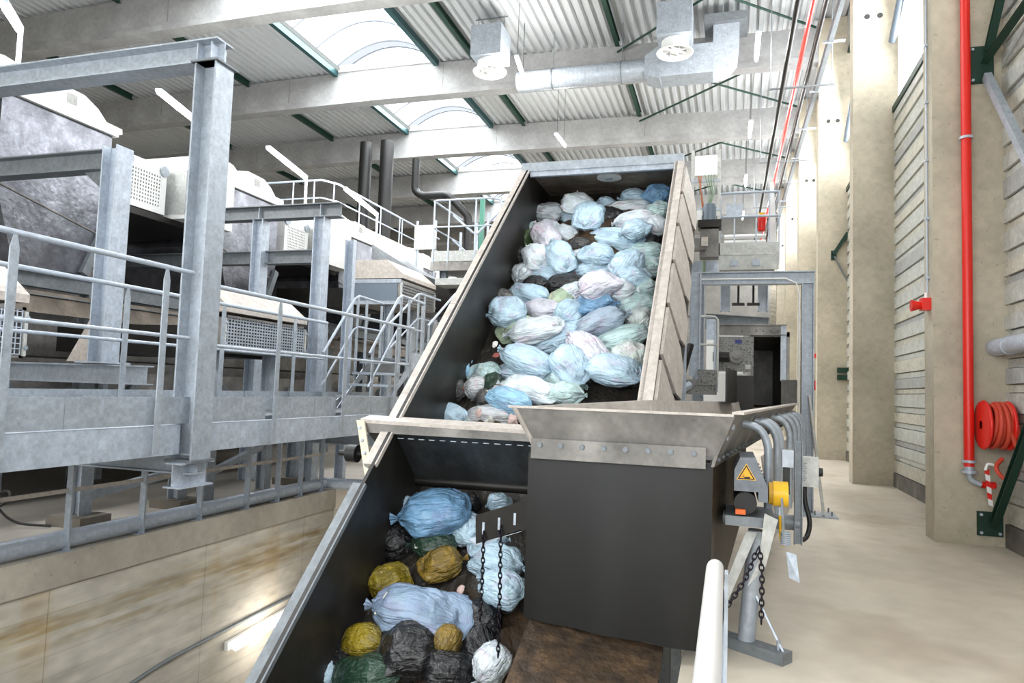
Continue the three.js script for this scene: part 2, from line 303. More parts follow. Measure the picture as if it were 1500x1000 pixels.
// dark green ties between the beams, and wind bracing on the right
for (let i = 1; i < FRAMES.length - 1; i++) {
  const za = FRAMES[i] - 0.4, zb = FRAMES[i + 1] + 0.05;
  for (const x of [-22.4, -17, -8.1, -3.4]) one('roof_tie', ibeam([x, 12.5, za], [x, 12.5, zb], 0.2, 0.14), M.green, `dark green roof tie ${x === -3.4 ? 'well right of' : x === -8.1 ? 'just right of' : x === -17 ? 'left of' : 'far left of'} the skylight beyond the ${ORD[i - 1]} beam`, 'steel beam', 'roof ties');
  for (const [a, b, w, y] of [[-3.4, 2.3, 'falling right', 12.32], [2.3, -3.4, 'falling left', 12.22]]) one('wind_brace', rod([a, y, za - 0.08], [b, y, zb + 0.03], 0.035, 6), M.green, `thin dark green roof brace ${w} as it recedes beyond the ${ORD[i - 1]} beam`, 'brace', 'roof wind bracing');
}
// pipes and cable tray along the right wall under the roof
one('sprinkler_main', rod([1.7, 10.35, -9], [1.7, 10.35, ZF], 0.055, 10), M.red, 'long red sprinkler pipe running along under the roof', 'pipe');
one('black_pipe', rod([1.2, 9.25, -9], [1.2, 9.25, ZF], 0.05, 8), M.darkSteel, 'dark pipe running along under the roof left of the red one', 'pipe');
one('black_pipe', rod([2.02, 10.6, -9], [2.02, 10.6, ZF], 0.06, 8), M.darkSteel, 'dark pipe running along under the roof right of the red one', 'pipe');
{
  const t = thing('cable_tray', 'green-grey cable tray with arms along the wall columns', 'cable tray');
  part('tray', channel([2.28, 10.35, -9], [2.28, 10.35, ZF], 0.1, 0.22, [1, 0, 0], 0.012), M.galvDark, t);
  for (let z = -15; z > ZF; z -= 2.9) part('arm', bar([2.1, 10.25, z], [2.6, 10.25, z], 0.05, 0.05), M.galv, t);
  settle(t);
}
for (const [z, y] of [[-24, 11.3], [-29.8, 11.3], [-18.2, 11.3]]) one('pipe_hanger', [bar([0.9, 9.32, z], [2.4, 9.32, z], 0.04, 0.04), rod([0.95, 9.32, z], [0.95, 12.5, z], 0.012, 6), rod([2.35, 9.32, z], [2.35, 12.5, z], 0.012, 6)], M.galvDark, `hanger bar under the pipes in roof bay at ${z === -18.2 ? 'the second column' : z === -24 ? 'the third column' : 'the fourth column'}`, 'bracket');

// ducts and round diffusers
function diffuser(x, z, label) {
  const d = thing('air_diffuser', label, 'air diffuser');
  part('duct_box', bx(x - 0.46, x + 0.46, 11.25, 12.15, z - 0.46, z + 0.46), M.galv, d);
  part('hanger', [rod([x - 0.4, 12.1, z], [x - 0.4, 12.62, z], 0.01, 5), rod([x + 0.4, 12.1, z], [x + 0.4, 12.62, z], 0.01, 5), bar([x - 0.5, 12.55, z], [x + 0.5, 12.55, z], 0.03, 0.03)], M.galvDark, d);
  const prof = [[0.3, 0.35], [0.36, 0.3], [0.38, 0.06], [0.5, 0.0], [0.48, -0.03], [0.34, 0.02], [0.32, 0.3]].map(p => new THREE.Vector2(...p));
  const g = fin(new THREE.LatheGeometry(prof, 32)); g.translate(x, 10.92, z); part('ring', g, M.white, d);
  const c = fin(new THREE.LatheGeometry([[0.001, 0.0], [0.13, 0.02], [0.16, 0.06], [0.1, 0.2], [0.001, 0.22]].map(p => new THREE.Vector2(...p)), 24)); c.translate(x, 10.92, z); part('core', c, M.white, d);
  for (let k = 0; k < 8; k++) { const a = k * Math.PI / 4; part('vane', bar([x + 0.14 * Math.cos(a), 11.02, z + 0.14 * Math.sin(a)], [x + 0.34 * Math.cos(a + 0.3), 11.0, z + 0.34 * Math.sin(a + 0.3)], 0.01, 0.12), M.white, d); }
  settle(d);
}
diffuser(-6.8, -19, 'round white ceiling diffuser under a square duct, left of the two');
diffuser(-1.48, -19, 'round white ceiling diffuser under a square duct, right of the two');
{
  const d = thing('spiral_duct', 'silver spiral duct with bend up to the roof', 'duct');
  const gs = [rod([-6.3, 11.1, -20.25], [-2.4, 11.1, -20.25], 0.3, 24)];
  for (let x = -6.2; x < -2.4; x += 0.12) gs.push(disc([x, 11.1, -20.25], [1, 0, 0], 0.308, 0.015, 24));
  part('spiral_tube', gs, M.galv, d);
  for (const x of [-5.2, -3.1]) part('strap', [disc([x, 11.1, -20.25], [1, 0, 0], 0.33, 0.03, 20), rod([x, 11.4, -20.25], [x, 12.6, -20.25], 0.012, 6)], M.galvDark, d);
  part('transition', prism([[-2.4, 10.82, -19.95], [-1.95, 10.6, -19.8], [-1.95, 11.6, -19.8], [-2.4, 11.38, -19.95]], [0, 0, -0.75]), M.galv, d);
  part('rectangular_run', bx(-1.95, -0.5, 10.65, 11.5, -20.55, -19.8), M.galv, d);
  const P = [[-0.5, 10.65], [-0.1, 10.75], [0.15, 11.05], [0.2, 11.5], [0.2, 12.0], [-0.5, 12.0], [-0.5, 11.5]];
  part('elbow', prism(P.map(([x, y]) => [x, y, -19.8]), [0, 0, -0.75]), M.galv, d);
  part('roof_collar', bx(-0.75, 0.42, 12.0, 12.25, -20.7, -19.65), M.galvDark, d);
  settle(d);
}

// ---------------------------------------------------------------- lamps
const LED = new THREE.Color(1, 0.98, 0.95);
const glow = (k, c = LED) => new THREE.MeshStandardMaterial({ color: '#ffffff', emissive: c, emissiveIntensity: k, roughness: 0.4 });
function tubeLamp(p, q, label, post, group, power = 26, drop = 0) {
  const t = thing('tube_lamp', label, 'lamp', group), a = v3(p), b = v3(q), up = V(0, 0.045, 0);
  part('housing', bar(a.clone().add(up), b.clone().add(up), 0.12, 0.05), M.galvPale, t);
  part('glowing_tube', rod(a, b, 0.04, 10), glow(4), t);
  if (post) part('post', post, M.galv, t);
  if (drop) for (const e of [0.15, 0.85]) { const c = a.clone().lerp(b, e).add(up); part('suspension_wire', rod(c, c.clone().add(V(0, drop, 0)), 0.008, 5), M.wire, t); }
  const m = a.clone().lerp(b, 0.5); settle(t);
  const l = new THREE.PointLight(LED, power); l.position.set(m.x, m.y - 0.12, m.z); l.castShadow = true; l.shadow.radius = 12; scene.add(l);
}
for (const z of [-18.2, -24, -29.8, -35.6]) tubeLamp([0.62, 10.45, z + 0.75], [0.62, 10.45, z - 0.75], `tube lamp hanging from the roof on the right, ${z === -18.2 ? 'nearest' : z === -24 ? 'second' : z === -29.8 ? 'third' : 'fourth'} of the row`, null, 'hanging lamps on the right', 26, 2.1);
tubeLamp([-5.75, 10.9, -18.2], [-5.95, 10.9, -19.7], 'tube lamp hanging beside the left round diffuser', null, 'hanging lamps in the middle', 26, 1.6);
tubeLamp([-5.8, 10.5, -23.2], [-5.75, 10.5, -24.5], 'tube lamp hanging above the inclined bin', null, 'hanging lamps in the middle', 26, 2.1);
for (const [p, z, n] of [[[-8.95, 6.35, -6.39], -7.41, 'at the upper left corner of the picture'], [[-9.6, 6.62, -9.65], -10.99, 'behind the tall steel column'], [[-10.04, 6.9, -13.31], -14.79, 'above the second white hood'], [[-10.27, 7.04, -17.07], -18.49, 'beside the upper walkway rail']])
  tubeLamp(p, [-10, 6.64, z], `slanting tube lamp on a post ${n}`, rod([-10, 5.6, z - 0.03], [-10, 6.72, z - 0.03], 0.035, 8), 'lamps on posts over the machines');
{ // lamp on the pit wall
  const t = thing('pit_lamp', 'glowing tube lamp mounted on the pit wall', 'lamp');
  part('glowing_tube', rod([-5.66, -1.58, -7.44], [-5.66, -1.5, -8.69], 0.05, 12), glow(3, new THREE.Color(1, 0.93, 0.8)), t);
  part('housing', bar([-5.76, -1.58, -7.4], [-5.76, -1.5, -8.73], 0.05, 0.1), M.white, t);
  part('junction_box', bx(-5.795, -5.7, -1.45, -1.3, -8.95, -8.82), M.grey, t);
  part('cable', pipe([[-5.77, -1.75, -4.6], [-5.77, -1.5, -5.9], [-5.77, -1.42, -6.4], [-5.77, -1.33, -8.85]].map(([, y, z]) => [-5.778, y, z]), 0.02, 0.3, 6), M.galvDark, t);
  settle(t);
  const l = new THREE.PointLight(new THREE.Color(1, 0.94, 0.85), 2.6); l.position.set(-5.5, -1.55, -8.05); l.castShadow = true; l.shadow.radius = 15; scene.add(l);
}

// ================================================================ RIGHT WALL FITTINGS (near column at z -9.7)
{
  const t = thing('sprinkler_riser', 'bright red vertical sprinkler pipe on the near concrete column', 'pipe');
  part('riser', rod([2.74, 0.92, -9.6], [2.74, 12.4, -9.6], 0.055, 14), M.red, t);
  for (const y of [0.98, 4.88]) part('pipe_clamp', [disc([2.74, y, -9.6], [0, 1, 0], 0.075, 0.03, 14), bar([2.74, y, -9.6], [2.74, y, -9.7], 0.05, 0.03)], M.galvPale, t);
  part('reducer', [rod([2.74, 0.84, -9.6], [2.74, 0.93, -9.6], 0.05, 12), disc([2.74, 0.86, -9.6], [0, 1, 0], 0.085, 0.035, 14)], M.galvPale, t);
  part('elbow', pipe([[2.74, 0.86, -9.6], [2.75, 0.76, -9.6], [2.86, 0.72, -9.58]], 0.035, 0.06), M.galv, t);
  part('valve', [rod([2.86, 0.72, -9.58], [3.0, 0.72, -9.58], 0.04, 10), rod([2.93, 0.72, -9.58], [2.93, 0.72, -9.46], 0.03, 8)], M.red, t);
  settle(t);
}
{
  const t = thing('hose_reel', 'red fire hose reel with coiled hose on the near column', 'hose reel');
  const c = [2.86, 1.42, -9.42];
  const face = fin(new THREE.LatheGeometry([[0.05, 0.03], [0.11, 0.0], [0.2, 0.03], [0.27, 0.0], [0.285, 0.02], [0.27, 0.045], [0.05, 0.05]].map(p => new THREE.Vector2(...p)), 36));
  face.rotateZ(Math.PI / 2); face.translate(...c); part('reel_disc', triUV(face), M.red, t);
  const back = face.clone(); back.translate(0.24, 0, 0); part('reel_disc', back, M.red, t);
  part('hub', [disc([2.855, 1.42, -9.42], [1, 0, 0], 0.085, 0.03, 20)], M.black, t);
  part('drum', rod([2.87, 1.42, -9.42], [3.1, 1.42, -9.42], 0.12, 16), M.red, t);
  for (let k = 0; k < 6; k++) { const g = new THREE.TorusGeometry(0.22 + (k % 2) * 0.03, 0.026, 8, 32); g.rotateY(Math.PI / 2); g.rotateZ((k - 2.5) * 0.05); g.translate(2.9 + k * 0.037, 1.42, -9.42); part('hose_coil', fin(g), M.redHose, t); }
  part('hose_tail', pipe([[2.9, 1.66, -9.36], [3.0, 1.45, -9.18], [3.12, 1.1, -9.2], [3.1, 0.85, -9.25], [2.98, 0.82, -9.25], [2.9, 0.95, -9.3], [3.0, 1.05, -9.35]], 0.024, 0.12), M.redHose, t);
  part('bracket', [bx(2.98, 3.05, 1.35, 1.5, -9.7, -9.4)], M.galv, t);
  settle(t);
}
{ // red and white barrier tape tied to the valve
  const t = thing('barrier_tape', 'red and white striped tape hanging below the hose reel', 'tape');
  for (let k = 0; k < 6; k++) part('tape_stripe', prism([[2.85 + 0.006 * k, 0.93 - k * 0.07, -9.45], [2.9 + 0.006 * k, 0.91 - k * 0.07, -9.45], [2.9 + 0.006 * k, 0.84 - k * 0.07, -9.45 + 0.01 * (k % 2)], [2.855 + 0.006 * k, 0.86 - k * 0.07, -9.45 + 0.01 * (k % 2)]], [0, 0, -0.003]), k % 2 ? M.white : M.red, t);
  part('tape_knot', pipe([[2.86, 0.9, -9.45], [2.88, 0.98, -9.44], [2.96, 0.96, -9.44]], 0.018, 0.03, 6), M.white, t);
  settle(t);
}
function gusset(name, label, plate, struts) {
  const t = thing(name, label, 'brace');
  const [x0, x1, y0, y1] = plate; const fp = part('foot_plate', bx(x0, x1, y0, y1, -9.7, -9.66), M.green, t);
  part('bolt', bolts([[x0 + 0.035, y0 + 0.035, -9.655], [x1 - 0.035, y0 + 0.035, -9.655], [x0 + 0.035, y1 - 0.035, -9.655], [x1 - 0.035, y1 - 0.035, -9.655]], [0, 0, 1], 0.018, 0.02), M.galvPale, fp);
  for (const [p, q, m] of struts) part('strut', channel(p, q, 0.1, 0.08, [0, 0, 1]), m, t);
  settle(t);
}
gusset('steel_brace', 'dark green diagonal brace bolted low on the near column', [2.84, 3.1, 0.12, 0.4], [[[2.98, 0.27, -9.58], [3.08, 2.15, -8.18], M.green]]);
gusset('steel_brace', 'dark green braces fanning out from a plate high on the near column', [2.8, 3.06, 5.58, 6.04], [[[2.95, 5.82, -9.58], [3.08, 6.1, -7.9], M.green], [[2.98, 5.95, -9.58], [3.08, 7.3, -8.75], M.green], [[2.96, 5.62, -9.58], [3.08, 3.4, -8.0], M.galv]]);
{
  const t = thing('wall_conduit', 'thin white conduit with clips beside the near column', 'conduit');
  part('tube', rod([3.2, 2.5, -9.68], [3.2, 12, -9.68], 0.014, 8), M.white, t);
  for (let y = 2.7; y < 9; y += 0.9) part('clip', bx(3.18, 3.22, y, y + 0.03, -9.7, -9.66), M.white, t);
  settle(t);
}
one('duct_stub', [rod([3.04, 2.33, -9.66], [3.04, 2.33, -7.2], 0.1, 20), disc([3.04, 2.33, -9.2], [0, 0, 1], 0.108, 0.03, 20)], M.galvPale, 'grey round duct stub at the right picture edge', 'duct');
{
  const t = thing('alarm_sounder', 'red alarm sounder on the side of the near column', 'alarm');
  part('body', bx(2.3, 2.4, 2.8, 2.95, -9.93, -9.78), M.red, t);
  const g = fin(new THREE.CylinderGeometry(0.075, 0.04, 0.12, 16)); g.rotateZ(Math.PI / 2); g.translate(2.25, 2.86, -9.85); part('horn', triUV(g), M.red, t);
  part('cable_gland', rod([2.36, 2.95, -9.86], [2.36, 3.02, -9.86], 0.018, 8), M.white, t);
  settle(t);
  const c = thing('wall_conduit', 'thin steel conduit with clips above the alarm sounder', 'conduit');
  part('tube', rod([2.38, 3.0, -9.88], [2.38, 12.2, -9.88], 0.012, 8), M.galvPale, c);
  for (let y = 3.2; y < 10; y += 0.75) part('clip', bx(2.36, 2.4, y, y + 0.03, -9.91, -9.85), M.galvPale, c);
  settle(c);
}
one('alarm_button', bx(2.33, 2.4, 2.82, 2.94, -21.7, -21.6), M.red, 'small red call point on the third column', 'alarm');
for (const [y0, y1, w] of [[5.7, 6.3, 'upper'], [2.2, 2.5, 'lower']]) {
  const t = thing('wall_bracket', `${w} dark green bracket on the third column`, 'bracket');
  if (w === 'upper') { part('arm', bar([2.8, y0, -21.24], [3.16, y1, -21.24], 0.1, 0.1), M.green, t); part('stay', bar([2.82, y0 - 0.05, -21.24], [3.16, y0 - 0.75, -21.24], 0.05, 0.04), M.galvDark, t); part('plate', bx(2.74, 2.88, y0 - 0.15, y0 + 0.12, -21.3, -21.27), M.green, t); }
  else for (const y of [y0, y0 + 0.2]) part('arm', [bx(2.9, 3.2, y, y + 0.14, -21.3, -21.2), disc([2.95, y + 0.07, -21.19], [0, 0, 1], 0.02, 0.02, 8)], M.green, t);
  settle(t);
}

// ================================================================ THE INCLINED BIN (trough at 41.7 degrees, 2 m wide)
const TH = 41.7 * Math.PI / 180, A = V(0, Math.sin(TH), -Math.cos(TH)), NN = V(0, Math.cos(TH), Math.sin(TH)), P0 = V(-2.682, 1.379, -5.524);
const onRim = (x, s, h = 0) => V(x, P0.y, P0.z).addScaledVector(A, s).addScaledVector(NN, -h);   // s metres up the slope, h below the rim
const XL = -2.682, XR = -0.682, SB = -5.6, ST = 4.98, D = 0.85;
const tp = (h) => P0.y + (ST) * A.y;   // height of the top corner
{
  const t = thing('inclined_bin', 'long inclined steel feed bin rising from the pit, full of refuse bags', 'conveyor bin');
  const YT = onRim(0, ST).y;
  const side = (x, dx, sb) => prism([onRim(x, sb), onRim(x, ST), onRim(x, 5.98, D + 0.05), onRim(x, sb, D + 0.05)], [dx, 0, 0]);
  part('side_wall', side(XL, -0.03, SB), M.trough, t, 'scuffed dark steel side wall'); part('side_wall', side(XR, 0.03, -1.25), M.trough, t);
  const rim = (x0, x1) => prism([onRim(x0, -0.55), onRim(x1, -0.55), onRim(x1, ST), onRim(x0, ST)], NN.clone().multiplyScalar(-0.035));
  const rimLow = (x0, x1) => prism([onRim(x0, SB), onRim(x1, SB), onRim(x1, -0.75), onRim(x0, -0.75)], NN.clone().multiplyScalar(-0.035));
  part('rim_flange', rim(XL - 0.1, XL + 0.012), M.beige, t, 'pale rim flange'); part('rim_flange', rim(XR - 0.012, XR + 0.11), M.beige, t);
  part('rim_flange', rimLow(XL - 0.1, XL + 0.012), M.galvDark, t);
  part('rim_joint', [0.3, 1.7, 3.2].map(s => prism([onRim(XL - 0.1, s, -0.001), onRim(XL + 0.012, s, -0.001), onRim(XL + 0.012, s + 0.006, -0.001), onRim(XL - 0.1, s + 0.006, -0.001)], NN.clone().multiplyScalar(-0.004))), M.grey, t);
  part('bed', prism([onRim(XL, SB, D), onRim(XR, SB, D), onRim(XR, 5.9, D), onRim(XL, 5.9, D)], NN.clone().multiplyScalar(-0.08)), M.sludge, t, 'wet worn steel bed of the bin');
  // stiffener panels on the outside of the right wall
  const ox = (h) => XR + 0.1 + 0.22 * h, sk = (sa, h, d = 0) => onRim(ox(h) + d, sa, h), x = XR + 0.03;
  part('outer_backing', prism([sk(-0.6, 0.04), sk(ST, 0.04), sk(ST, 0.72), sk(-0.6, 0.72)], [-0.02, 0, 0]), M.darkSteel, t);
  for (let k = 0; k < 7; k++) {
    const s0 = -0.62 + k * 0.8, s1 = Math.min(s0 + 0.72, ST);
    part('stiffener_panel', prism([sk(s0, 0.045, 0.03), sk(s1, 0.045, 0.03), sk(s1 - 0.04, 0.5, 0.03), sk(s1 - 0.2, 0.66, 0.03), sk(s0 + 0.1, 0.66, 0.03), sk(s0, 0.5, 0.03)], [-0.028, 0, 0]), M.beige, t);
  }
  part('stiffener_edge', prism([onRim(x, -1.2, 0.84), onRim(x, ST, 0.84), onRim(x, ST, 0.92), onRim(x, -1.2, 0.92)], [0.1, 0, 0]), M.steel, t);
  part('lip_channel', bx(XL - 0.1, XR + 0.1, YT - 0.02, YT + 0.1, onRim(0, ST).z - 0.12, onRim(0, ST).z), M.galv, t, 'grey channel across the head of the bin');
  part('lip_underside', bx(XL + 0.02, XR - 0.02, YT - 0.09, YT - 0.02, onRim(0, ST).z - 0.08, onRim(0, ST).z - 0.02), M.galvPale, t);
  for (const s of [0.4, 2.6]) for (const xx of [XL - 0.15, XR + 0.16]) { const p = onRim(xx, s, D + 0.05); part('support_leg', ibeam(p, [xx, -0.0 + (p.z > -9.8 ? -3.2 : 0), p.z], 0.16, 0.16, [0, 0, 1]), M.galv, t); }
  part('cross_bearer', [0.4, 2.6, 4.6].map(s => ibeam(onRim(XL - 0.2, s, D + 0.17), onRim(XR + 0.2, s, D + 0.17), 0.18, 0.1)), M.galvDark, t);
  settle(t);
  // the plank cover at the head
  const c = thing('head_cover', 'brownish plank-lined cover over the head of the bin', 'cover');
  const z0 = onRim(0, ST).z - 0.12;
  for (let k = 0; k < 5; k++) part('plank', bx(XL, XR, YT - 0.02, YT + 0.03, z0 - 0.3 * (k + 1) + 0.008, z0 - 0.3 * k), M.planks, c);
  part('end_plate', bx(XL, XR, YT - 1.0, YT, z0 - 1.56, z0 - 1.5), M.darkSteel, c);
  settle(c);
  const l = thing('round_lamp_cover', 'white oval disc fixed under the head cover', 'lamp cover');
  part('dish', disc([-1.62, YT - 0.035, z0 - 0.3], [0, 1, 0], 0.17, 0.03, 28), M.white, l); part('stem', disc([-1.62, YT - 0.055, z0 - 0.3], [0, 1, 0], 0.05, 0.012, 16), M.galvPale, l); settle(l);
}
// swinging gate across the bin
{
  const t = thing('bin_gate', 'dark shiny steel gate hanging across the inclined bin', 'gate');
  const x0 = -2.98, x1 = -0.75, f = [1.33, -5.4], b = [0.78, -5.95];
  part('top_plate', prism([[x0, 1.35, -5.38], [x1, 1.32, -5.38], [x1, 1.35, -5.56], [x0, 1.38, -5.56]], [0, -0.03, 0]), M.beige, t, 'pale folded top edge');
  part('front_lip', bx(x0, x1, 1.24, 1.33, -5.42, -5.385), M.steel, t);
  part('face_plate', prism([[x0 + 0.02, 1.28, -5.42], [x1, 1.26, -5.42], [x1, 0.82, -5.93], [x0 + 0.16, 0.8, -5.93]], [0, 0.02, -0.03]), mat('#63676b', 0.34, 0.55, T.worn), t);
  part('stitch_weld', Array.from({ length: 22 }, (_, k) => bx(x0 + 0.15 + k * 0.095, x0 + 0.2 + k * 0.095, 1.2, 1.206, -5.44, -5.425)), M.galv, t);
  part('bottom_roll', rod([x0 + 0.2, 0.79, -5.95], [x1, 0.8, -5.95], 0.05, 12), M.darkSteel, t);
  part('hinge_plate', prism([[x0 - 0.02, 1.34, -5.36], [x0 + 0.05, 1.34, -5.36], [x0 + 0.24, 0.92, -5.2], [x0 + 0.17, 0.9, -5.2]], [0, 0, -0.02]), M.brass, t, 'bolted yellowish hinge plate');
  part('bolt', bolts([[x0 + 0.03, 1.28, -5.34], [x0 + 0.08, 1.18, -5.3], [x0 + 0.13, 1.08, -5.26], [x0 + 0.18, 0.98, -5.22]], [0, 0, 1], 0.014, 0.03), M.galvPale, t);
  part('shaft_end', [rod([x0 - 0.16, 1.06, -5.35], [x0 + 0.12, 1.06, -5.35], 0.025, 10), disc([x0 - 0.03, 1.06, -5.35], [1, 0, 0], 0.075, 0.09, 14)], M.black, t);
  settle(t);
}

// ================================================================ REFUSE BAGS
function bagGeometry(L, W, Th, k) {
  const nu = 52, nv = 34, pos = [], idx = [], uv = [], o = k * 7.31, e = 0.8 + 0.25 * (hash(k, 3, 5)), ear = hash(k, 9, 2);
  for (let j = 0; j <= nv; j++) for (let i = 0; i <= nu; i++) {
    const th = j / nv * Math.PI, ph = i / nu * 2 * Math.PI;
    let x = Math.cos(th), r = Math.sin(th);
    const sg = (c, p) => Math.sign(c) * Math.pow(Math.abs(c), p);
    r = Math.pow(r, 0.72 * e);
    let y = r * sg(Math.cos(ph), 0.86), z = r * sg(Math.sin(ph), 0.86);
    const dx = x, dy = Math.sin(th) * Math.cos(ph), dz = Math.sin(th) * Math.sin(ph);
    const neck = Math.max(0, (x - 0.45) / 0.55), foot = Math.max(0, (-x - 0.5) / 0.5);
    y *= (1 - 0.62 * neck * neck) * (1 + 0.12 * foot * ear); z *= (1 - 0.62 * neck * neck) * (1 - 0.45 * foot * ear);
    const lump = 0.13 * N3(dx * 1.3 + o, dy * 1.3, dz * 1.3) + 0.06 * N3(dx * 2.7, dy * 2.7 + o, dz * 2.7);
    const rid = (q) => 1 - Math.abs(q), f1 = rid(2 * N3(Math.cos(ph) * 2.6 + o, Math.sin(ph) * 2.6, dx * 0.9)) ** 3, f2 = rid(2 * N3(dx * 3.2 + o, dy * 4.6, dz * 4.6)) ** 4, f3 = N3(dx * 9 + o, dy * 9, dz * 9), f4 = rid(2 * N3(dx * 6 + dy * 2, dy * 7 + o, dz * 7)) ** 3;
    const d = 1 + lump + (0.045 + 0.08 * neck) * (f1 - 0.4) * Math.min(1, 3 * Math.sin(th)) + 0.045 * (f2 - 0.3) + 0.02 * (f4 - 0.3) + 0.006 * f3;
    let px = x * d * L / 2, py = y * d * W / 2, pz = z * d * Th / 2;
    if (foot > 0) { const c = Math.pow(Math.abs(Math.cos(ph)), 5) * foot * (0.4 + ear); px -= c * 0.14 * L; py *= 1 + 0.3 * c; }
    if (pz < -Th * 0.36) pz = -Th * 0.36 - (Th * 0.36 + pz) * -0.25;
    pos.push(px, py, pz); uv.push(ph / (2 * Math.PI) * 2 + o * 0.13, th / Math.PI * 1.2 + o * 0.29);
  }
  for (let j = 0; j < nv; j++) for (let i = 0; i < nu; i++) { const a = j * (nu + 1) + i, b = a + nu + 1; idx.push(a, a + 1, b, a + 1, b + 1, b); }
  const g = new THREE.BufferGeometry(); g.setIndex(idx); g.setAttribute('position', new THREE.Float32BufferAttribute(pos, 3)); g.setAttribute('uv', new THREE.Float32BufferAttribute(uv, 2)); g.computeVertexNormals();
  const n = g.attributes.normal; for (let j = 0; j <= nv; j++) { const a = j * (nu + 1), b = a + nu; for (const c of ['X', 'Y', 'Z']) { const m = n['get' + c](a) + n['get' + c](b); n['set' + c](a, m); n['set' + c](b, m); } }
  n.needsUpdate = true; g.normalizeNormals(); return g;
}
function knotGeometry(s, k) {   // gathered neck that flares into a ruffle
  const pos = [], idx = [], uv = [], nu = 22, nv = 5;
  for (let j = 0; j <= nv; j++) for (let i = 0; i <= nu; i++) {
    const a = i / nu * 2 * Math.PI, t = j / nv, r = s * (j === 0 ? 0.5 : t < 0.45 ? 0.22 : 0.22 + 0.75 * (t - 0.45)) * (1 + 0.3 * Math.sin(a * 5 + k) * t + 0.15 * Math.sin(a * 9 + 2 * k) * t);
    pos.push(s * (t * 1.5 - 0.35), r * Math.cos(a) * 0.8, r * Math.sin(a)); uv.push(i / nu, t * 0.2);
  }
  for (let j = 0; j < nv; j++) for (let i = 0; i < nu; i++) { const a = j * (nu + 1) + i, b = a + nu + 1; idx.push(a, b, a + 1, a + 1, b, b + 1); }
  const g = new THREE.BufferGeometry(); g.setIndex(idx); g.setAttribute('position', new THREE.Float32BufferAttribute(pos, 3)); g.setAttribute('uv', new THREE.Float32BufferAttribute(uv, 2)); g.computeVertexNormals(); return g;
}
const film = (c, map = T.film, rough = 0.33, bump = 0.03) => new THREE.MeshPhysicalMaterial({ color: new THREE.Color(c), roughness: rough, map, bumpMap: T.crease, bumpScale: bump, side: THREE.DoubleSide, clearcoat: 0.4, clearcoatRoughness: 0.28 });
const BAG = {
  blue: ['#c6e2f4', 'light blue'], pale: ['#e6f0f7', 'pale whitish blue'], pink: ['#e6e4f0', 'pinkish pale'], teal: ['#c9e4e4', 'pale teal'], deep: ['#78a4ca', 'deep blue'], deep2: ['#a3d4f4', 'bright sky blue'], slate: ['#a3b4c6', 'slate blue'], slate2: ['#98aeca', 'greyish blue'],
  white: ['#f0f2f5', 'whitish translucent'], grey2: ['#d3ddd9', 'greenish grey'], green2: ['#bccfb2', 'pale green'], green: ['#7d9c6a', 'leaf green'], dgreen: ['#3a5c49', 'dark green'], black: ['#28282b', 'black'], grey: ['#6a6866', 'dark grey'], gold: ['#b3923a', 'golden yellow'], yellow: ['#bda52c', 'crumpled yellow'],
};
for (const k in BAG) BAG[k].push(['black', 'dgreen', 'grey', 'green', 'gold', 'yellow'].includes(k) ? film(BAG[k][0], T.dull, 0.3, 0.035) : film(BAG[k][0]));
const cordMat = mat('#efece4', 0.6), redTie = mat('#c8322a', 0.5), orangeTie = mat('#cf5c26', 0.5);
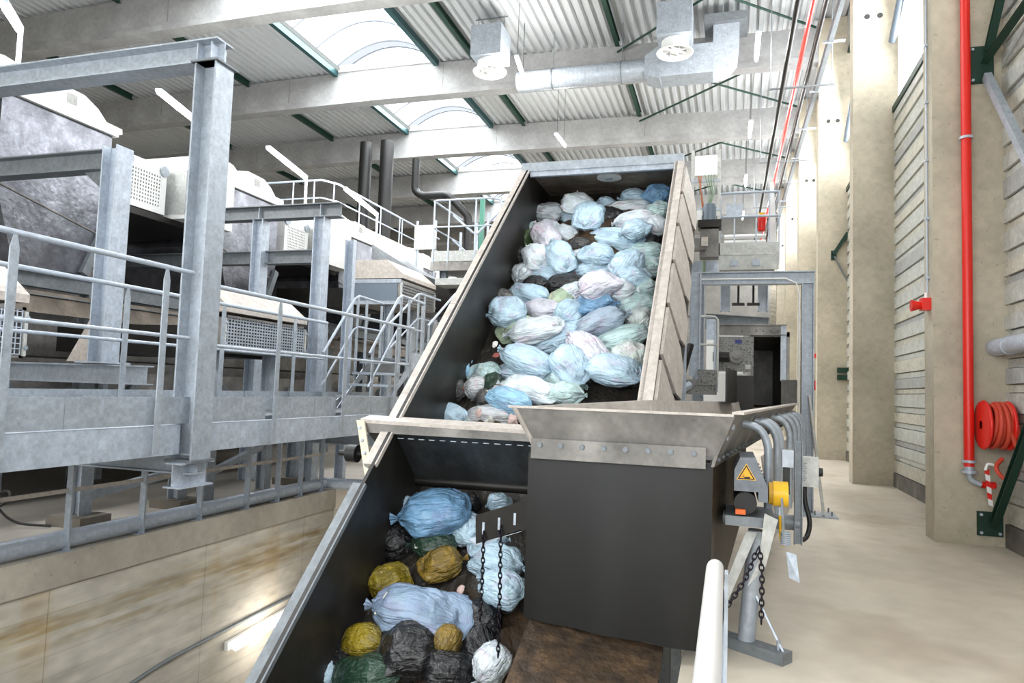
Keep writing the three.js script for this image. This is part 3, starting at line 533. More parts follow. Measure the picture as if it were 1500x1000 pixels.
// x, y, z (m), turn in the slope (degrees), length, width, thickness (m), kind
const BAGS = [
  [-2.544, 4.239, -9.867, -36, 0.46, 0.32, 0.23, 'pale'],
  [-2.084, 4.309, -9.736, 100, 0.32, 0.39, 0.25, 'pale'],
  [-2.346, 4.315, -9.97, -5, 0.21, 0.21, 0.2, 'black'],
  [-2.189, 4.133, -9.766, -5, 0.24, 0.23, 0.2, 'blue'],
  [-1.838, 4.042, -9.415, 86, 0.5, 0.36, 0.28, 'blue'],
  [-1.722, 4.358, -10.019, -5, 0.25, 0.17, 0.2, 'blue'],
  [-1.587, 4.049, -9.634, 93, 0.33, 0.33, 0.26, 'black'],
  [-1.339, 4.254, -9.902, 12, 0.61, 0.25, 0.2, 'pale'],
  [-1.361, 4.499, -10.177, -6, 0.32, 0.21, 0.2, 'blue'],
  [-0.954, 4.443, -9.907, 53, 0.29, 0.31, 0.22, 'deep'],
  [-1.211, 3.953, -9.368, 17, 0.47, 0.23, 0.2, 'pale'],
  [-0.905, 4.108, -9.542, -5, 0.26, 0.28, 0.2, 'teal'],
  [-1.15, 3.724, -8.916, 37, 0.3, 0.28, 0.2, 'blue'],
  [-0.912, 3.819, -9.219, -49, 0.27, 0.25, 0.2, 'pale'],
  [-0.996, 3.674, -9.248, 17, 0.34, 0.29, 0.2, 'black'],
  [-2.151, 3.792, -9.384, -35, 0.41, 0.26, 0.2, 'pale'],
  [-2.398, 3.743, -9.126, -55, 0.46, 0.3, 0.21, 'pink'],
  [-2.437, 3.94, -9.55, -4, 0.29, 0.14, 0.2, 'pale'],
  [-1.531, 3.669, -9.232, -27, 0.74, 0.31, 0.22, 'blue'],
  [-1.895, 3.572, -9.136, -3, 0.26, 0.17, 0.2, 'grey'],
  [-1.015, 3.454, -9.004, -12, 0.4, 0.22, 0.2, 'teal'],
  [-2.066, 3.365, -8.676, -61, 0.46, 0.31, 0.25, 'blue'],
  [-2.373, 3.354, -8.67, -62, 0.33, 0.3, 0.24, 'pale'],
  [-1.566, 3.355, -8.684, -3, 0.34, 0.31, 0.22, 'blue'],
  [-1.839, 3.349, -8.886, 82, 0.24, 0.24, 0.2, 'pale'],
  [-1.615, 3.186, -8.703, 21, 0.46, 0.26, 0.2, 'blue'],
  [-1.195, 3.189, -8.487, 67, 0.39, 0.33, 0.24, 'blue'],
  [-0.931, 3.201, -8.717, -20, 0.3, 0.29, 0.2, 'teal'],
  [-1.12, 3.008, -8.309, 27, 0.32, 0.24, 0.2, 'blue'],
  [-2.213, 3.106, -8.613, -10, 0.43, 0.24, 0.2, 'blue'],
  [-2.722, 3.718, -9.301, -3, 0.29, 0.27, 0.2, 'green'],
  [-2.723, 3.453, -9.003, -3, 0.23, 0.22, 0.2, 'black'],
  [-2.683, 3.891, -9.494, -4, 0.23, 0.18, 0.2, 'teal'],
  [-2.522, 3.138, -8.64, 77, 0.3, 0.27, 0.22, 'pale'],
  [-1.932, 2.963, -8.453, 21, 0.42, 0.25, 0.2, 'black'],
  [-2.311, 2.947, -8.435, -1, 0.29, 0.17, 0.2, 'black'],
  [-1.449, 2.852, -7.914, 35, 0.36, 0.33, 0.24, 'pink'],
  [-1.2, 2.812, -8.088, -1, 0.3, 0.27, 0.2, 'pale'],
  [-0.958, 2.872, -8.351, 18, 0.31, 0.22, 0.2, 'teal'],
  [-2.333, 2.805, -8.276, -22, 0.47, 0.24, 0.2, 'blue'],
  [-2.689, 2.747, -8.211, 0, 0.29, 0.23, 0.2, 'grey'],
  [-2.458, 2.534, -7.75, 18, 0.36, 0.34, 0.24, 'blue'],
  [-1.929, 2.714, -8.174, 35, 0.28, 0.22, 0.2, 'green2'],
  [-1.816, 2.821, -8.293, 44, 0.33, 0.22, 0.2, 'pale'],
  [-1.418, 2.646, -7.902, 0, 0.34, 0.26, 0.2, 'deep'],
  [-1.025, 2.646, -8.097, 26, 0.42, 0.28, 0.2, 'teal'],
  [-2.092, 2.591, -8.036, -21, 0.44, 0.24, 0.2, 'pink'],
  [-1.759, 2.534, -7.954, 68, 0.38, 0.32, 0.23, 'blue'],
  [-1.315, 2.426, -7.652, 25, 0.46, 0.29, 0.2, 'slate'],
  [-0.94, 2.45, -7.873, 77, 0.29, 0.26, 0.21, 'grey2'],
  [-2.058, 2.302, -7.516, 7, 0.53, 0.27, 0.2, 'pale'],
  [-2.325, 2.354, -7.769, 35, 0.33, 0.26, 0.2, 'green2'],
  [-1.832, 2.222, -7.621, 25, 0.53, 0.27, 0.2, 'blue'],
  [-1.426, 2.1, -7.289, -43, 0.46, 0.27, 0.2, 'pink'],
  [-1.135, 2.231, -7.63, 18, 0.5, 0.28, 0.2, 'teal'],
  [-2.033, 1.965, -7.133, -19, 0.5, 0.29, 0.21, 'blue'],
  [-1.548, 1.93, -7.069, -52, 0.43, 0.31, 0.25, 'blue'],
  [-1.104, 1.869, -7.018, -16, 0.49, 0.31, 0.22, 'blue'],
  [-0.977, 2.012, -7.369, -44, 0.36, 0.32, 0.23, 'grey2'],
  [-2.002, 1.801, -7.149, -9, 0.5, 0.19, 0.2, 'blue'],
  [-1.59, 1.747, -7.088, -22, 0.38, 0.22, 0.2, 'teal'],
  [-1.923, 1.649, -6.783, -14, 0.48, 0.24, 0.2, 'pale'],
  [-1.494, 1.61, -6.739, -4, 0.29, 0.19, 0.2, 'teal'],
  [-2.331, 1.681, -7.014, 3, 0.23, 0.21, 0.2, 'dgreen'],
  [-2.44, 1.796, -7.143, -11, 0.31, 0.21, 0.2, 'teal'],
  [-2.355, 1.524, -6.838, 3, 0.2, 0.19, 0.2, 'grey'],
  [-2.016, 1.518, -6.636, -13, 0.39, 0.2, 0.2, 'deep2'],
  [-1.702, 1.549, -6.865, 3, 0.27, 0.09, 0.2, 'grey'],
  [-2.769, 1.827, -7.178, 94, 0.25, 0.17, 0.2, 'deep2'],
  [-2.723, 1.613, -6.938, 101, 0.23, 0.16, 0.2, 'grey'],
  [-2.518, 1.646, -6.975, 18, 0.23, 0.16, 0.2, 'white'],
  [-2.734, 1.374, -6.67, -22, 0.39, 0.22, 0.2, 'blue'],
  [-2.202, 1.373, -6.668, -3, 0.46, 0.18, 0.2, 'white'],
  [-2.348, 0.583, -5.546, 21, 0.48, 0.37, 0.26, 'deep'],
  [-2.776, 0.576, -5.774, 60, 0.27, 0.24, 0.2, 'blue'],
  [-2.668, 0.338, -5.506, 45, 0.28, 0.28, 0.2, 'black'],
  [-2.318, 0.356, -5.527, 19, 0.31, 0.25, 0.2, 'dgreen'],
  [-2.1, 0.474, -5.659, -33, 0.29, 0.23, 0.2, 'blue'],
  [-2.163, 0.225, -5.38, 31, 0.27, 0.23, 0.2, 'gold'],
  [-2.573, 0.075, -5.212, 31, 0.27, 0.23, 0.2, 'yellow'],
  [-1.713, 0.27, -5.43, -14, 0.37, 0.24, 0.2, 'blue'],
  [-1.59, 0.17, -5.123, -23, 0.31, 0.25, 0.2, 'blue'],
  [-1.83, 0.378, -5.552, 25, 0.24, 0.15, 0.2, 'blue'],
  [-2.12, 0.64, -5.845, 6, 0.15, 0.13, 0.2, 'black'],
  [-1.869, 0.657, -5.865, 19, 0.17, 0.11, 0.2, 'blue'],
  [-2.173, -0.022, -4.879, 0, 0.56, 0.34, 0.25, 'slate2'],
  [-1.708, -0.053, -5.068, 30, 0.25, 0.26, 0.2, 'black'],
  [-2.095, -0.198, -4.676, 19, 0.36, 0.35, 0.25, 'black'],
  [-1.862, -0.152, -4.761, 83, 0.21, 0.16, 0.2, 'gold'],
  [-2.467, -0.204, -4.703, -1, 0.27, 0.21, 0.2, 'yellow'],
  [-2.624, -0.347, -4.738, -13, 0.34, 0.24, 0.2, 'black'],
  [-2.334, -0.359, -4.529, 9, 0.38, 0.24, 0.2, 'dgreen'],
  [-2.731, -0.444, -4.629, -38, 0.21, 0.17, 0.2, 'blue'],
  [-1.808, -0.282, -4.615, 9, 0.28, 0.21, 0.2, 'black'],
  [-1.689, -0.205, -4.897, -51, 0.34, 0.24, 0.2, 'black'],
  [-1.51, -0.223, -4.682, 63, 0.23, 0.2, 0.2, 'pale'],
  [-2.122, -0.399, -4.68, 9, 0.16, 0.11, 0.2, 'gold'],];
const UP_WORDS = ['by the left wall', 'left of centre', 'at centre', 'right of centre', 'by the right wall'];
BAGS.forEach(([x, y, z, turn, L, W, Th, kind], k) => {
  const c = V(x, y, z), s = c.clone().sub(P0).dot(A), lower = s < -0.2, col = Math.max(0, Math.min(4, Math.floor((x - XL) / 0.4)));
  const t = thing('refuse_bag', '', 'refuse bag', lower ? 'refuse bags in the lower bin' : 'refuse bags in the upper bin');
  const m = BAG[kind][2];
  const tilt = [(hash(k, 5, 1) - 0.5) * 0.5, (hash(k, 6, 1) - 0.5) * 0.4];
  const body = mesh('film_body', bagGeometry(L * 1.18, W * 1.22, Th * 1.25, k), m); t.add(body);
  const kn = mesh('knot', knotGeometry(Math.min(0.09, W * 0.2), k), m); kn.position.x = L * 0.56; t.add(kn);
  if (k % 9 === 4) { const c2 = mesh('tie_cord', mergeGeometries([pipe([[L * 0.5, 0.02, 0.02], [L * 0.5 - 0.03, 0.09, 0.06], [L * 0.45, 0.12, 0.1], [L * 0.5, 0.03, 0.03]], 0.006, 0.03, 5), pipe([[L * 0.5, 0, 0.02], [L * 0.42, -0.06, 0.1], [L * 0.34, -0.12, 0.1]], 0.006, 0.03, 5)]), cordMat); c2.position.x = -L * 0.56; kn.add(c2); }
  else if (k % 9 === 7) { const g = fin(new THREE.TorusGeometry(Math.min(0.03, W * 0.08), 0.011, 6, 14)); g.rotateY(Math.PI / 2); const c2 = mesh('tie_band', g, k % 2 ? redTie : orangeTie); kn.add(c2); }
  const flip = hash(k, 77, 1) > 0.5 ? Math.PI : 0, a = turn * Math.PI / 180 + flip;
  const e1 = V(1, 0, 0).multiplyScalar(Math.cos(a)).addScaledVector(A, Math.sin(a)), e2 = V(1, 0, 0).multiplyScalar(-Math.sin(a)).addScaledVector(A, Math.cos(a));
  t.setRotationFromMatrix(new THREE.Matrix4().makeBasis(e1, e2, NN)); t.rotateX(tilt[0]); t.rotateY(tilt[1]); t.position.copy(c);
  t.userData.where = [s, col, L, kind, lower];
});
{ // labels that tell the bags apart: kind, size, place in the bin, order among its like
  const bags = scene.children.filter(o => o.userData.where), key = {};
  const ord = ['lowest', 'second lowest', 'third lowest', 'fourth lowest', 'fifth lowest', 'sixth lowest', 'seventh lowest', 'eighth lowest', 'ninth lowest', 'tenth lowest'];
  for (const o of bags) { const [s, col, L, kind, lower] = o.userData.where, w = `${lower ? 'lower' : 'upper'} bin ${UP_WORDS[col]}`; (key[kind + w] ??= []).push(o); o.userData.w = w; }
  for (const k in key) key[k].sort((a, b) => a.userData.where[0] - b.userData.where[0]).forEach((o, i, all) => {
    const name = BAG[o.userData.where[3]][1], noun = ' refuse bag';
    o.userData.label = all.length === 1 ? `the only ${name}${noun} in the ${o.userData.w}` : `${ord[i]} ${name}${noun} in the ${o.userData.w}`;
    delete o.userData.w;
  });
  for (const o of bags) delete o.userData.where;
}
// loose litter among the bags
function heap(name, label, c, r, h, m, k) {
  const pos = [], nu = 24, nv = 10, idx = [];
  for (let j = 0; j <= nv; j++) for (let i = 0; i <= nu; i++) {
    const a = i / nu * 2 * Math.PI, q = j / nv, rad = r * q * (1 + 0.25 * N3(Math.cos(a) * 2 + k, Math.sin(a) * 2, 1)), hh = h * (1 - q * q) + 0.06 * N3(Math.cos(a) * q * 5 + k, Math.sin(a) * q * 5, 7) * (1 - q * 0.6);
    const p = v3(c).clone().addScaledVector(V(1, 0, 0), rad * Math.cos(a)).addScaledVector(A, rad * Math.sin(a)).addScaledVector(NN, hh); pos.push(p.x, p.y, p.z);
  }
  for (let j = 0; j < nv; j++) for (let i = 0; i < nu; i++) { const a = j * (nu + 1) + i, b = a + nu + 1; idx.push(a, b, a + 1, a + 1, b, b + 1); }
  const g = new THREE.BufferGeometry(); g.setIndex(idx); g.setAttribute('position', new THREE.Float32BufferAttribute(pos, 3)); g.computeVertexNormals();
  const f = g.toNonIndexed(); f.computeVertexNormals(); triUV(f);
  return one(name, f, m, label, 'litter', null, 'stuff');
}
heap('litter_heap', 'brown mound of loose wet litter by the left wall', onRim(-2.25, 0.62, D), 0.42, 0.12, M.muck, 3);
heap('litter_heap', 'brown litter between the bags at the head of the bin', onRim(-1.6, 4.6, D), 0.95, 0.2, M.muck, 5);
heap('litter_heap', 'wet brown sludge lying at the foot of the upper bin', onRim(-1.2, 0.4, D), 0.6, 0.05, M.muck, 9);
heap('litter_heap', 'wet brown sludge among the bags of the lower bin', onRim(-1.9, -1.7, D), 0.7, 0.08, M.muck, 12);
{
  const cols = ['#e8d8d2', '#d9bdb6', '#d8cfae', '#f0efe9', '#b9b28f', '#9fb08f', '#b8695f', '#e5e2da'];
  const spots = []; for (let k = 0; k < 26; k++) spots.push(onRim(-2.17 + 0.3 * (rnd() - 0.5) * 1.6, 0.9 + (rnd() - 0.5) * 0.5, D - 0.1 - 0.1 * rnd()));
  for (let k = 0; k < 12; k++) spots.push(onRim(-2.5 + rnd() * 0.25, 1.3 + rnd() * 2.2, D - 0.05 - 0.1 * rnd()));
  for (let k = 0; k < 8; k++) spots.push(onRim(-2.3 + rnd() * 1.2, -2.6 + rnd() * 1.8, D - 0.06));
  spots.forEach((p, k) => {
    const s = 0.02 + 0.03 * rnd(), g = new THREE.IcosahedronGeometry(s, 1), q = g.attributes.position;
    for (let i = 0; i < q.count; i++) { const f = 1 + 0.6 * N3(q.getX(i) * 30 + k, q.getY(i) * 30, q.getZ(i) * 30); q.setXYZ(i, q.getX(i) * f * 1.5, q.getY(i) * f, q.getZ(i) * f * 0.6); }
    g.computeVertexNormals(); g.rotateZ(rnd() * 3); g.rotateX(rnd() * 3); g.translate(p.x, p.y, p.z);
    one('paper_scrap', fin(g), mat(cols[k % 8], 0.7), k < 26 ? 'crumpled scrap in the heap of red and white litter by the left wall' : k < 38 ? 'small scrap of litter along the left wall of the upper bin' : 'small scrap of litter on the bed of the lower bin', 'litter', k < 26 ? 'scraps in the litter heap' : k < 38 ? 'scraps along the left wall' : 'scraps in the lower bin');
  });
  const lid = disc(onRim(-2.02, -1.42, D - 0.12), [0.2, 0.8, 0.6], 0.075, 0.012, 20); one('plastic_lid', lid, M.white, 'round white plastic lid beside the yellow crumpled bag', 'lid');
}

// ================================================================ FEED HOPPER ON THE RIGHT OF THE BIN
{
  const t = thing('feed_hopper', 'grey steel feed hopper with bolted front and black rubber curtain', 'hopper');
  part('front_panel', prism([[-1.37, 1.53, -4.5], [0.03, 1.535, -4.5], [-0.07, 1.28, -4.56], [-1.24, 1.28, -4.56]], [0, 0, -0.02]), M.grey, t);
  part('front_rim', bx(-1.39, 0.04, 1.525, 1.54, -4.56, -4.49), M.beige, t);
  const flange = part('bolted_flange', [bx(-1.23, -0.12, 1.215, 1.33, -4.535, -4.515), bx(-1.23, -0.12, 1.2, 1.215, -4.6, -4.515)], M.steel, t);
  part('bolt', Array.from({ length: 8 }, (_, k) => mergeGeometries([disc([-1.17 + k * 0.14, 1.29, -4.51], [0, 0, 1], 0.016, 0.02, 6), disc([-1.17 + k * 0.14, 1.29, -4.512], [0, 0, 1], 0.019, 0.006, 14)])), M.galvDark, flange);
  part('left_panel', prism([[-1.37, 1.53, -4.5], [-0.58, 1.6, -5.42], [-0.58, 1.3, -5.42], [-1.24, 1.28, -4.56]], [0.02, 0, 0.02]), M.beige, t);
  part('left_panel', prism([[-0.58, 1.6, -5.42], [0.14, 1.575, -10.4], [0.2, 1.3, -10.4], [-0.5, 1.3, -5.42]], [0.02, 0, 0]), M.beige, t);
  part('right_panel', prism([[0.03, 1.535, -4.5], [0.9, 1.57, -10.5], [0.74, 1.33, -10.5], [-0.07, 1.28, -4.56]], [0.02, 0, 0]), M.grey, t);
  part('right_rim', prism([[0.03, 1.54, -4.5], [0.1, 1.54, -4.5], [0.97, 1.575, -10.5], [0.9, 1.575, -10.5]], [0, 0.015, 0]), M.beige, t);
  const strip = part('lower_strip', prism([[-0.065, 1.3, -4.56], [0.76, 1.345, -10.5], [0.72, 1.26, -10.5], [-0.09, 1.21, -4.56]], [0.02, 0, 0]), M.steel, t);
  part('bolt', Array.from({ length: 30 }, (_, k) => { const f = k / 30; return disc([-0.05 + 0.82 * f, 1.255 + 0.045 * f, -4.62 - 5.8 * f], [1, 0, 0.14], 0.014, 0.03, 6); }), M.galvDark, strip);
  part('corner_bolt', bolts([[0.03, 1.46, -4.62], [-0.005, 1.39, -4.62]], [1, 0, 0.3], 0.018, 0.03), M.galvPale, t);
  part('trough_pan', prism([[-1.24, 1.24, -4.7], [-0.07, 1.24, -4.7], [0.74, 1.29, -10.5], [0.2, 1.29, -10.5], [-0.5, 1.26, -5.5]], [0, -0.02, 0]), M.darkSteel, t);
  // rubber curtain and the side of the drop box
  const cur = []; { const n = 16, P = [], I = []; for (let j = 0; j <= 8; j++) for (let i = 0; i <= n; i++) { const u = i / n, w = j / 8, x = -1.26 + 1.18 * u, yb = 0.16 - 0.07 * u, y = 1.23 + (yb - 1.23) * w; P.push(x, y, -4.57 + 0.05 * w * Math.sin(u * 3.1) + 0.012 * Math.sin(u * 17) * w); } for (let j = 0; j < 8; j++) for (let i = 0; i < n; i++) { const a = j * (n + 1) + i, b = a + n + 1; I.push(a, b, a + 1, a + 1, b, b + 1); } const g = new THREE.BufferGeometry(); g.setIndex(I); g.setAttribute('position', new THREE.Float32BufferAttribute(P, 3)); g.computeVertexNormals(); const f = g.toNonIndexed(); cur.push(triUV(f)); const b = f.clone(); b.translate(0, 0, -0.015); cur.push(b); }
  M.curtain = mat('#151413', 0.45, 0.15, T.worn, { side: THREE.DoubleSide }); part('rubber_curtain', cur, M.curtain, t, 'black rubber curtain');
  part('drop_box_side', prism([[-0.075, 1.24, -4.58], [0.16, 1.25, -6.3], [0.16, 0.75, -6.3], [-0.085, 0.2, -4.6]], [-0.02, 0, 0]), mat('#4a3f2c', 0.5, 0.3, T.worn), t, 'rust-brown side plate of the drop box');
  part('drop_box_side', prism([[-1.26, 1.24, -4.6], [-1.2, 1.25, -5.3], [-1.2, 0.75, -5.3], [-1.26, 0.25, -4.62]], [0.02, 0, 0]), M.darkSteel, t);
  // bent guard tubes on the right flank
  for (const z of [-5.15, -5.85, -6.2, -7.2, -7.9, -8.6, -9.3, -9.9]) { const x = 0.03 + 0.87 * (-4.5 - z) / 6; part('bent_tube', pipe([[x - 0.02, 1.47, z], [x + 0.1, 1.44, z], [x + 0.15, 1.33, z], [x + 0.15, 0.62, z]], 0.028, 0.09, 10), M.galv, t); }
  part('side_guard', prism([[0.24, 1.22, -5.5], [0.98, 1.26, -10.3], [1.02, 0.62, -10.3], [0.32, 0.62, -5.5]], [0.015, 0, 0]), M.beige, t);
  settle(t);
  const b = one('chute_plate', prism([[-1.22, 0.16, -4.6], [-0.36, 0.08, -4.6], [-0.34, -0.32, -2.6], [-1.1, -0.34, -2.6]], [0, -0.03, 0]), M.muck, 'brown dirt-covered sloping chute plate below the black curtain', 'chute');
}
{ // slotted plate with chains left of the curtain
  const t = thing('slotted_bracket', 'dark slotted steel bracket left of the black curtain', 'bracket');
  part('plate', prism([[-1.63, 0.78, -4.6], [-1.26, 0.92, -4.6], [-1.26, 0.72, -4.6], [-1.62, 0.59, -4.6]], [0, 0, -0.012]), M.darkSteel, t);
  part('foot_flange', prism([[-1.62, 0.59, -4.6], [-1.3, 0.715, -4.6], [-1.32, 0.715, -4.72], [-1.72, 0.59, -4.72]], [0, -0.012, 0]), M.galvPale, t);
  part('slot', [-1.57, -1.46, -1.35].map((x, k) => bx(x - 0.008, x + 0.008, 0.66 + k * 0.04, 0.74 + k * 0.04, -4.6, -4.597)), M.galvPale, t);
  settle(t);
}
function chain(pts, label) {
  const P = pts.map(v3), cv = new THREE.CatmullRomCurve3(P), L = cv.getLength(), n = Math.round(L / 0.034), t = thing('steel_chain', label, 'chain');
  for (let k = 0; k < n; k++) {
    const u = (k + 0.5) / n, g = new THREE.TorusGeometry(0.0135, 0.0045, 6, 12); g.scale(1.6, 1, 1); g.rotateX(k % 2 ? 0.3 : Math.PI / 2 - 0.1);
    const tan = cv.getTangentAt(u), q = new THREE.Quaternion().setFromUnitVectors(V(1, 0, 0), tan); g.applyQuaternion(q); const c = cv.getPointAt(u); g.translate(c.x, c.y, c.z);
    part('link', fin(g), M.chain, t);
  }
  settle(t);
}
chain([[-1.56, 0.68, -4.58], [-1.555, 0.4, -4.57], [-1.56, 0.1, -4.57]], 'black chain hanging from the slotted bracket, left one of two');
chain([[-1.44, 0.73, -4.58], [-1.43, 0.4, -4.57], [-1.425, -0.12, -4.57]], 'black chain hanging from the slotted bracket, longer right one of two');
chain([[0.19, 0.73, -4.62], [0.12, 0.55, -4.6], [0.02, 0.38, -4.6], [-0.07, 0.27, -4.6]], 'black chain slanting down to the near handrail');
chain([[0.2, 0.74, -4.62], [0.215, 0.6, -4.62], [0.215, 0.29, -4.62]], 'black chain hanging straight down beside the post');
{
  const t = thing('hopper_stand', 'galvanised stand with round post and floor beam under the hopper', 'stand');
  part('post', rod([0.14, 0.06, -4.98], [0.2, 0.78, -4.98], 0.055, 18), M.galv, t);
  part('floor_beam', bar([-0.15, 0.035, -5.16], [0.38, 0.035, -4.82], 0.12, 0.07), M.galvDark, t);
  part('diagonal_stay', bar([0.2, 0.36, -4.96], [0.36, 0.06, -4.86], 0.05, 0.012, [1, 0.5, 0]), M.galvPale, t);
  part('flat_brace', prism([[0.13, 0.78, -4.9], [0.2, 0.78, -4.9], [-0.02, 0.24, -4.8], [-0.06, 0.28, -4.8]], [0, 0, -0.01]), M.cream, t);
  part('anchor_bolt', [rod([0.33, 0.07, -4.86], [0.33, 0.13, -4.86], 0.012, 6)], M.galv, t);
  part('cross_tube', rod([-0.1, 0.83, -5.08], [0.47, 0.83, -5.08], 0.05, 12), M.galvDark, t);
  settle(t);
}
{
  const t = thing('handrail', 'white painted tube handrail end in the foreground beside the pit', 'handrail');
  part('top_tube', pipe([[-0.03, 1.1, -0.9], [-0.03, 1.1, -2.42], [-0.03, 1.07, -2.5], [-0.03, 0.9, -2.52]], 0.027, 0.06, 14), mat('#dcd9d6', 0.4, 0.1), t);
  part('post', [bx(0.0, 0.012, 0.0, 1.06, -2.56, -2.49), bx(-0.03, 0.0, 0, 1.0, -2.55, -2.54)], M.galv, t);
  part('bolt', bolts([[0.014, 0.5, -2.52], [0.014, 0.12, -2.52]], [1, 0, 0], 0.016, 0.016), M.galvPale, t);
  part('lower_tube', rod([-0.03, 0.55, -0.9], [-0.03, 0.55, -2.5], 0.02, 10), M.galv, t);
  settle(t);
}
// drive guard with warning triangle, and the fittings beside it
{
  const t = thing('drive_guard', 'grey sheet drive guard with a yellow crushing-hazard triangle', 'machine guard');
  const P = [[0.085, 1.268], [0.176, 1.272], [0.25, 1.09], [0.25, 1.0], [0.195, 1.0], [0.195, 1.06], [0.05, 1.06], [0.05, 1.19]];
  const shell = part('shell', prism(P.map(([x, y]) => [x, y, -4.7]), [0, 0, -0.5]), mat('#7d8187', 0.45, 0.2, T.galv), t);
  part('vent_slot', Array.from({ length: 6 }, (_, k) => bar([0.198 + k * 0.0085, 1.222 - k * 0.021, -4.8], [0.198 + k * 0.0085, 1.222 - k * 0.021, -4.86], 0.004, 0.012, [1, 0.4, 0])), M.black, shell);
  const tri = (s, z, m) => part(m === M.yellow ? 'warning_sign' : 'sign_border', prism([[0.122, 1.165 + s, z], [0.122 + s * 0.87, 1.165 - s * 0.5, z], [0.122 - s * 0.87, 1.165 - s * 0.5, z]], [0, 0, -0.002]), m, shell);
  tri(0.068, -4.697, M.yellow); tri(0.06, -4.6955, M.black); const yl = tri(0.046, -4.694, mat('#f0a51c', 0.5)); yl.name = 'warning_sign';
  part('hand_pictogram', [prism([[0.106, 1.15, -4.6935], [0.14, 1.153, -4.6935], [0.148, 1.146, -4.6935], [0.138, 1.139, -4.6935], [0.112, 1.141, -4.6935]], [0, 0, 0.001]), bx(0.094, 0.11, 1.148, 1.152, -4.6935, -4.6925), bx(0.106, 0.109, 1.152, 1.166, -4.6935, -4.6925)], M.black, shell);
  part('motor', [rod([0.12, 0.98, -4.75], [0.12, 0.98, -5.2], 0.07, 16)], M.black, t);
  part('orange_cap', bx(0.06, 0.12, 0.915, 0.945, -4.74, -4.7), M.orange, t); part('base_rail', bx(0.0, 0.3, 0.84, 0.9, -5.2, -4.72), M.galvDark, t);
  settle(t);
}
{
  const t = thing('pull_cord_switch', 'yellow round pull-cord drum switch beside the drive guard', 'switch');
  part('drum', rod([0.29, 1.035, -4.9], [0.38, 1.035, -4.9], 0.08, 24), M.yellow, t); part('flange', disc([0.28, 1.035, -4.9], [1, 0, 0], 0.07, 0.03, 20), mat('#c99a2a', 0.5), t);
  part('gland', rod([0.335, 0.95, -4.9], [0.335, 0.9, -4.9], 0.014, 8), M.galvPale, t); part('cable', pipe([[0.335, 0.9, -4.9], [0.34, 0.75, -4.92], [0.36, 0.7, -4.95]], 0.009, 0.05, 6), M.yellow, t);
  part('spring', Array.from({ length: 7 }, (_, k) => { const g = new THREE.TorusGeometry(0.028, 0.005, 5, 14); g.rotateX(Math.PI / 2); g.translate(0.37, 0.72 + k * 0.012, -4.9); return fin(g); }), M.galvPale, t);
  part('lever', bar([0.36, 0.74, -4.88], [0.34, 1.02, -4.82], 0.012, 0.012), M.galv, t);
  settle(t);
  const u = thing('switch_post', 'galvanised upright channel carrying the grey switch box', 'post');
  part('channel', channel([0.455, 0.7, -5.02], [0.455, 1.37, -5.02], 0.05, 0.05, [1, 0, 0], 0.006), M.galvDark, u); part('clamp', bx(0.35, 0.42, 1.2, 1.31, -5.05, -4.97), M.galv, u); part('strap', bx(0.36, 0.4, 1.02, 1.22, -5.03, -4.99), M.black, u); settle(u);
  const b = thing('switch_box', 'pale grey switch box with faint lettering and black knob', 'switch box');
  part('box', bx(0.485, 0.605, 1.05, 1.25, -5.36, -5.26), M.cream, b); part('knob', [rod([0.605, 1.15, -5.31], [0.635, 1.15, -5.31], 0.03, 14)], M.black, b);
  part('lettering', Array.from({ length: 11 }, (_, k) => bx(0.5, 0.5 + (k % 3 ? 0.03 : 0.022), 1.09 + k * 0.0115, 1.096 + k * 0.0115, -5.26, -5.2595)), mat('#8d9199', 0.6), b);
  part('cable', pipe([[0.52, 1.05, -5.31], [0.52, 0.95, -5.3], [0.56, 0.8, -5.28], [0.52, 0.7, -5.2], [0.46, 0.72, -5.1]], 0.016, 0.08, 8), M.black, b); settle(b);
  const p = thing('tag_plate', 'white bent metal plate where the chains are hooked', 'plate');
  part('plate', prism([[0.23, 0.94, -4.66], [0.31, 0.9, -4.7], [0.24, 0.62, -4.66], [0.13, 0.5, -4.6], [0.2, 0.66, -4.64]], [0, 0, -0.006]), M.cream, p); settle(p);
  const w = one('hanging_tag', prism([[0.37, 0.68, -4.86], [0.43, 0.67, -4.86], [0.45, 0.5, -4.84], [0.39, 0.52, -4.86]], [0, 0, -0.004]), M.galvPale, 'small grey tag plate hanging by the switch post', 'tag');
}

// ================================================================ PORTAL FRAME, CHUTE AND SERVICE CAGE BEHIND THE HOPPER
{
  const t = thing('portal_frame', 'galvanised steel portal frame across the aisle end of the hopper', 'steel frame');
  part('post', ibeam([1.125, 0, -11.2], [1.125, 3.35, -11.2], 0.17, 0.17, [1, 0, 0]), M.galv, t); part('post', ibeam([-0.43, 0, -11.2], [-0.43, 3.35, -11.2], 0.17, 0.17, [1, 0, 0]), M.galv, t);
  part('header', ibeam([-0.52, 3.445, -11.2], [1.22, 3.445, -11.2], 0.19, 0.17), M.galv, t);
  part('stay', bar([1.14, 1.7, -11.08], [1.32, 0.03, -10.9], 0.13, 0.03, [1, 0, 0]), M.cream, t); part('foot_plate', bx(1.0, 1.5, 0, 0.02, -11.3, -10.8), M.galv, t);
  part('anchor_bolt', [[1.2, 0.03, -10.85], [1.42, 0.03, -10.85], [1.42, 0.03, -11.2]].map(p => rod(p, [p[0], 0.09, p[2]], 0.012, 6)), M.galvDark, t);
  part('conduit', pipe([[1.0, 0.6, -11.1], [1.0, 3.3, -11.1], [0.9, 3.42, -11.08], [-0.4, 3.42, -11.08]], 0.013, 0.08, 6), M.white, t);
  part('sign', bx(1.215, 1.23, 1.78, 1.92, -11.2, -11.1), M.red, t);
  settle(t);
}
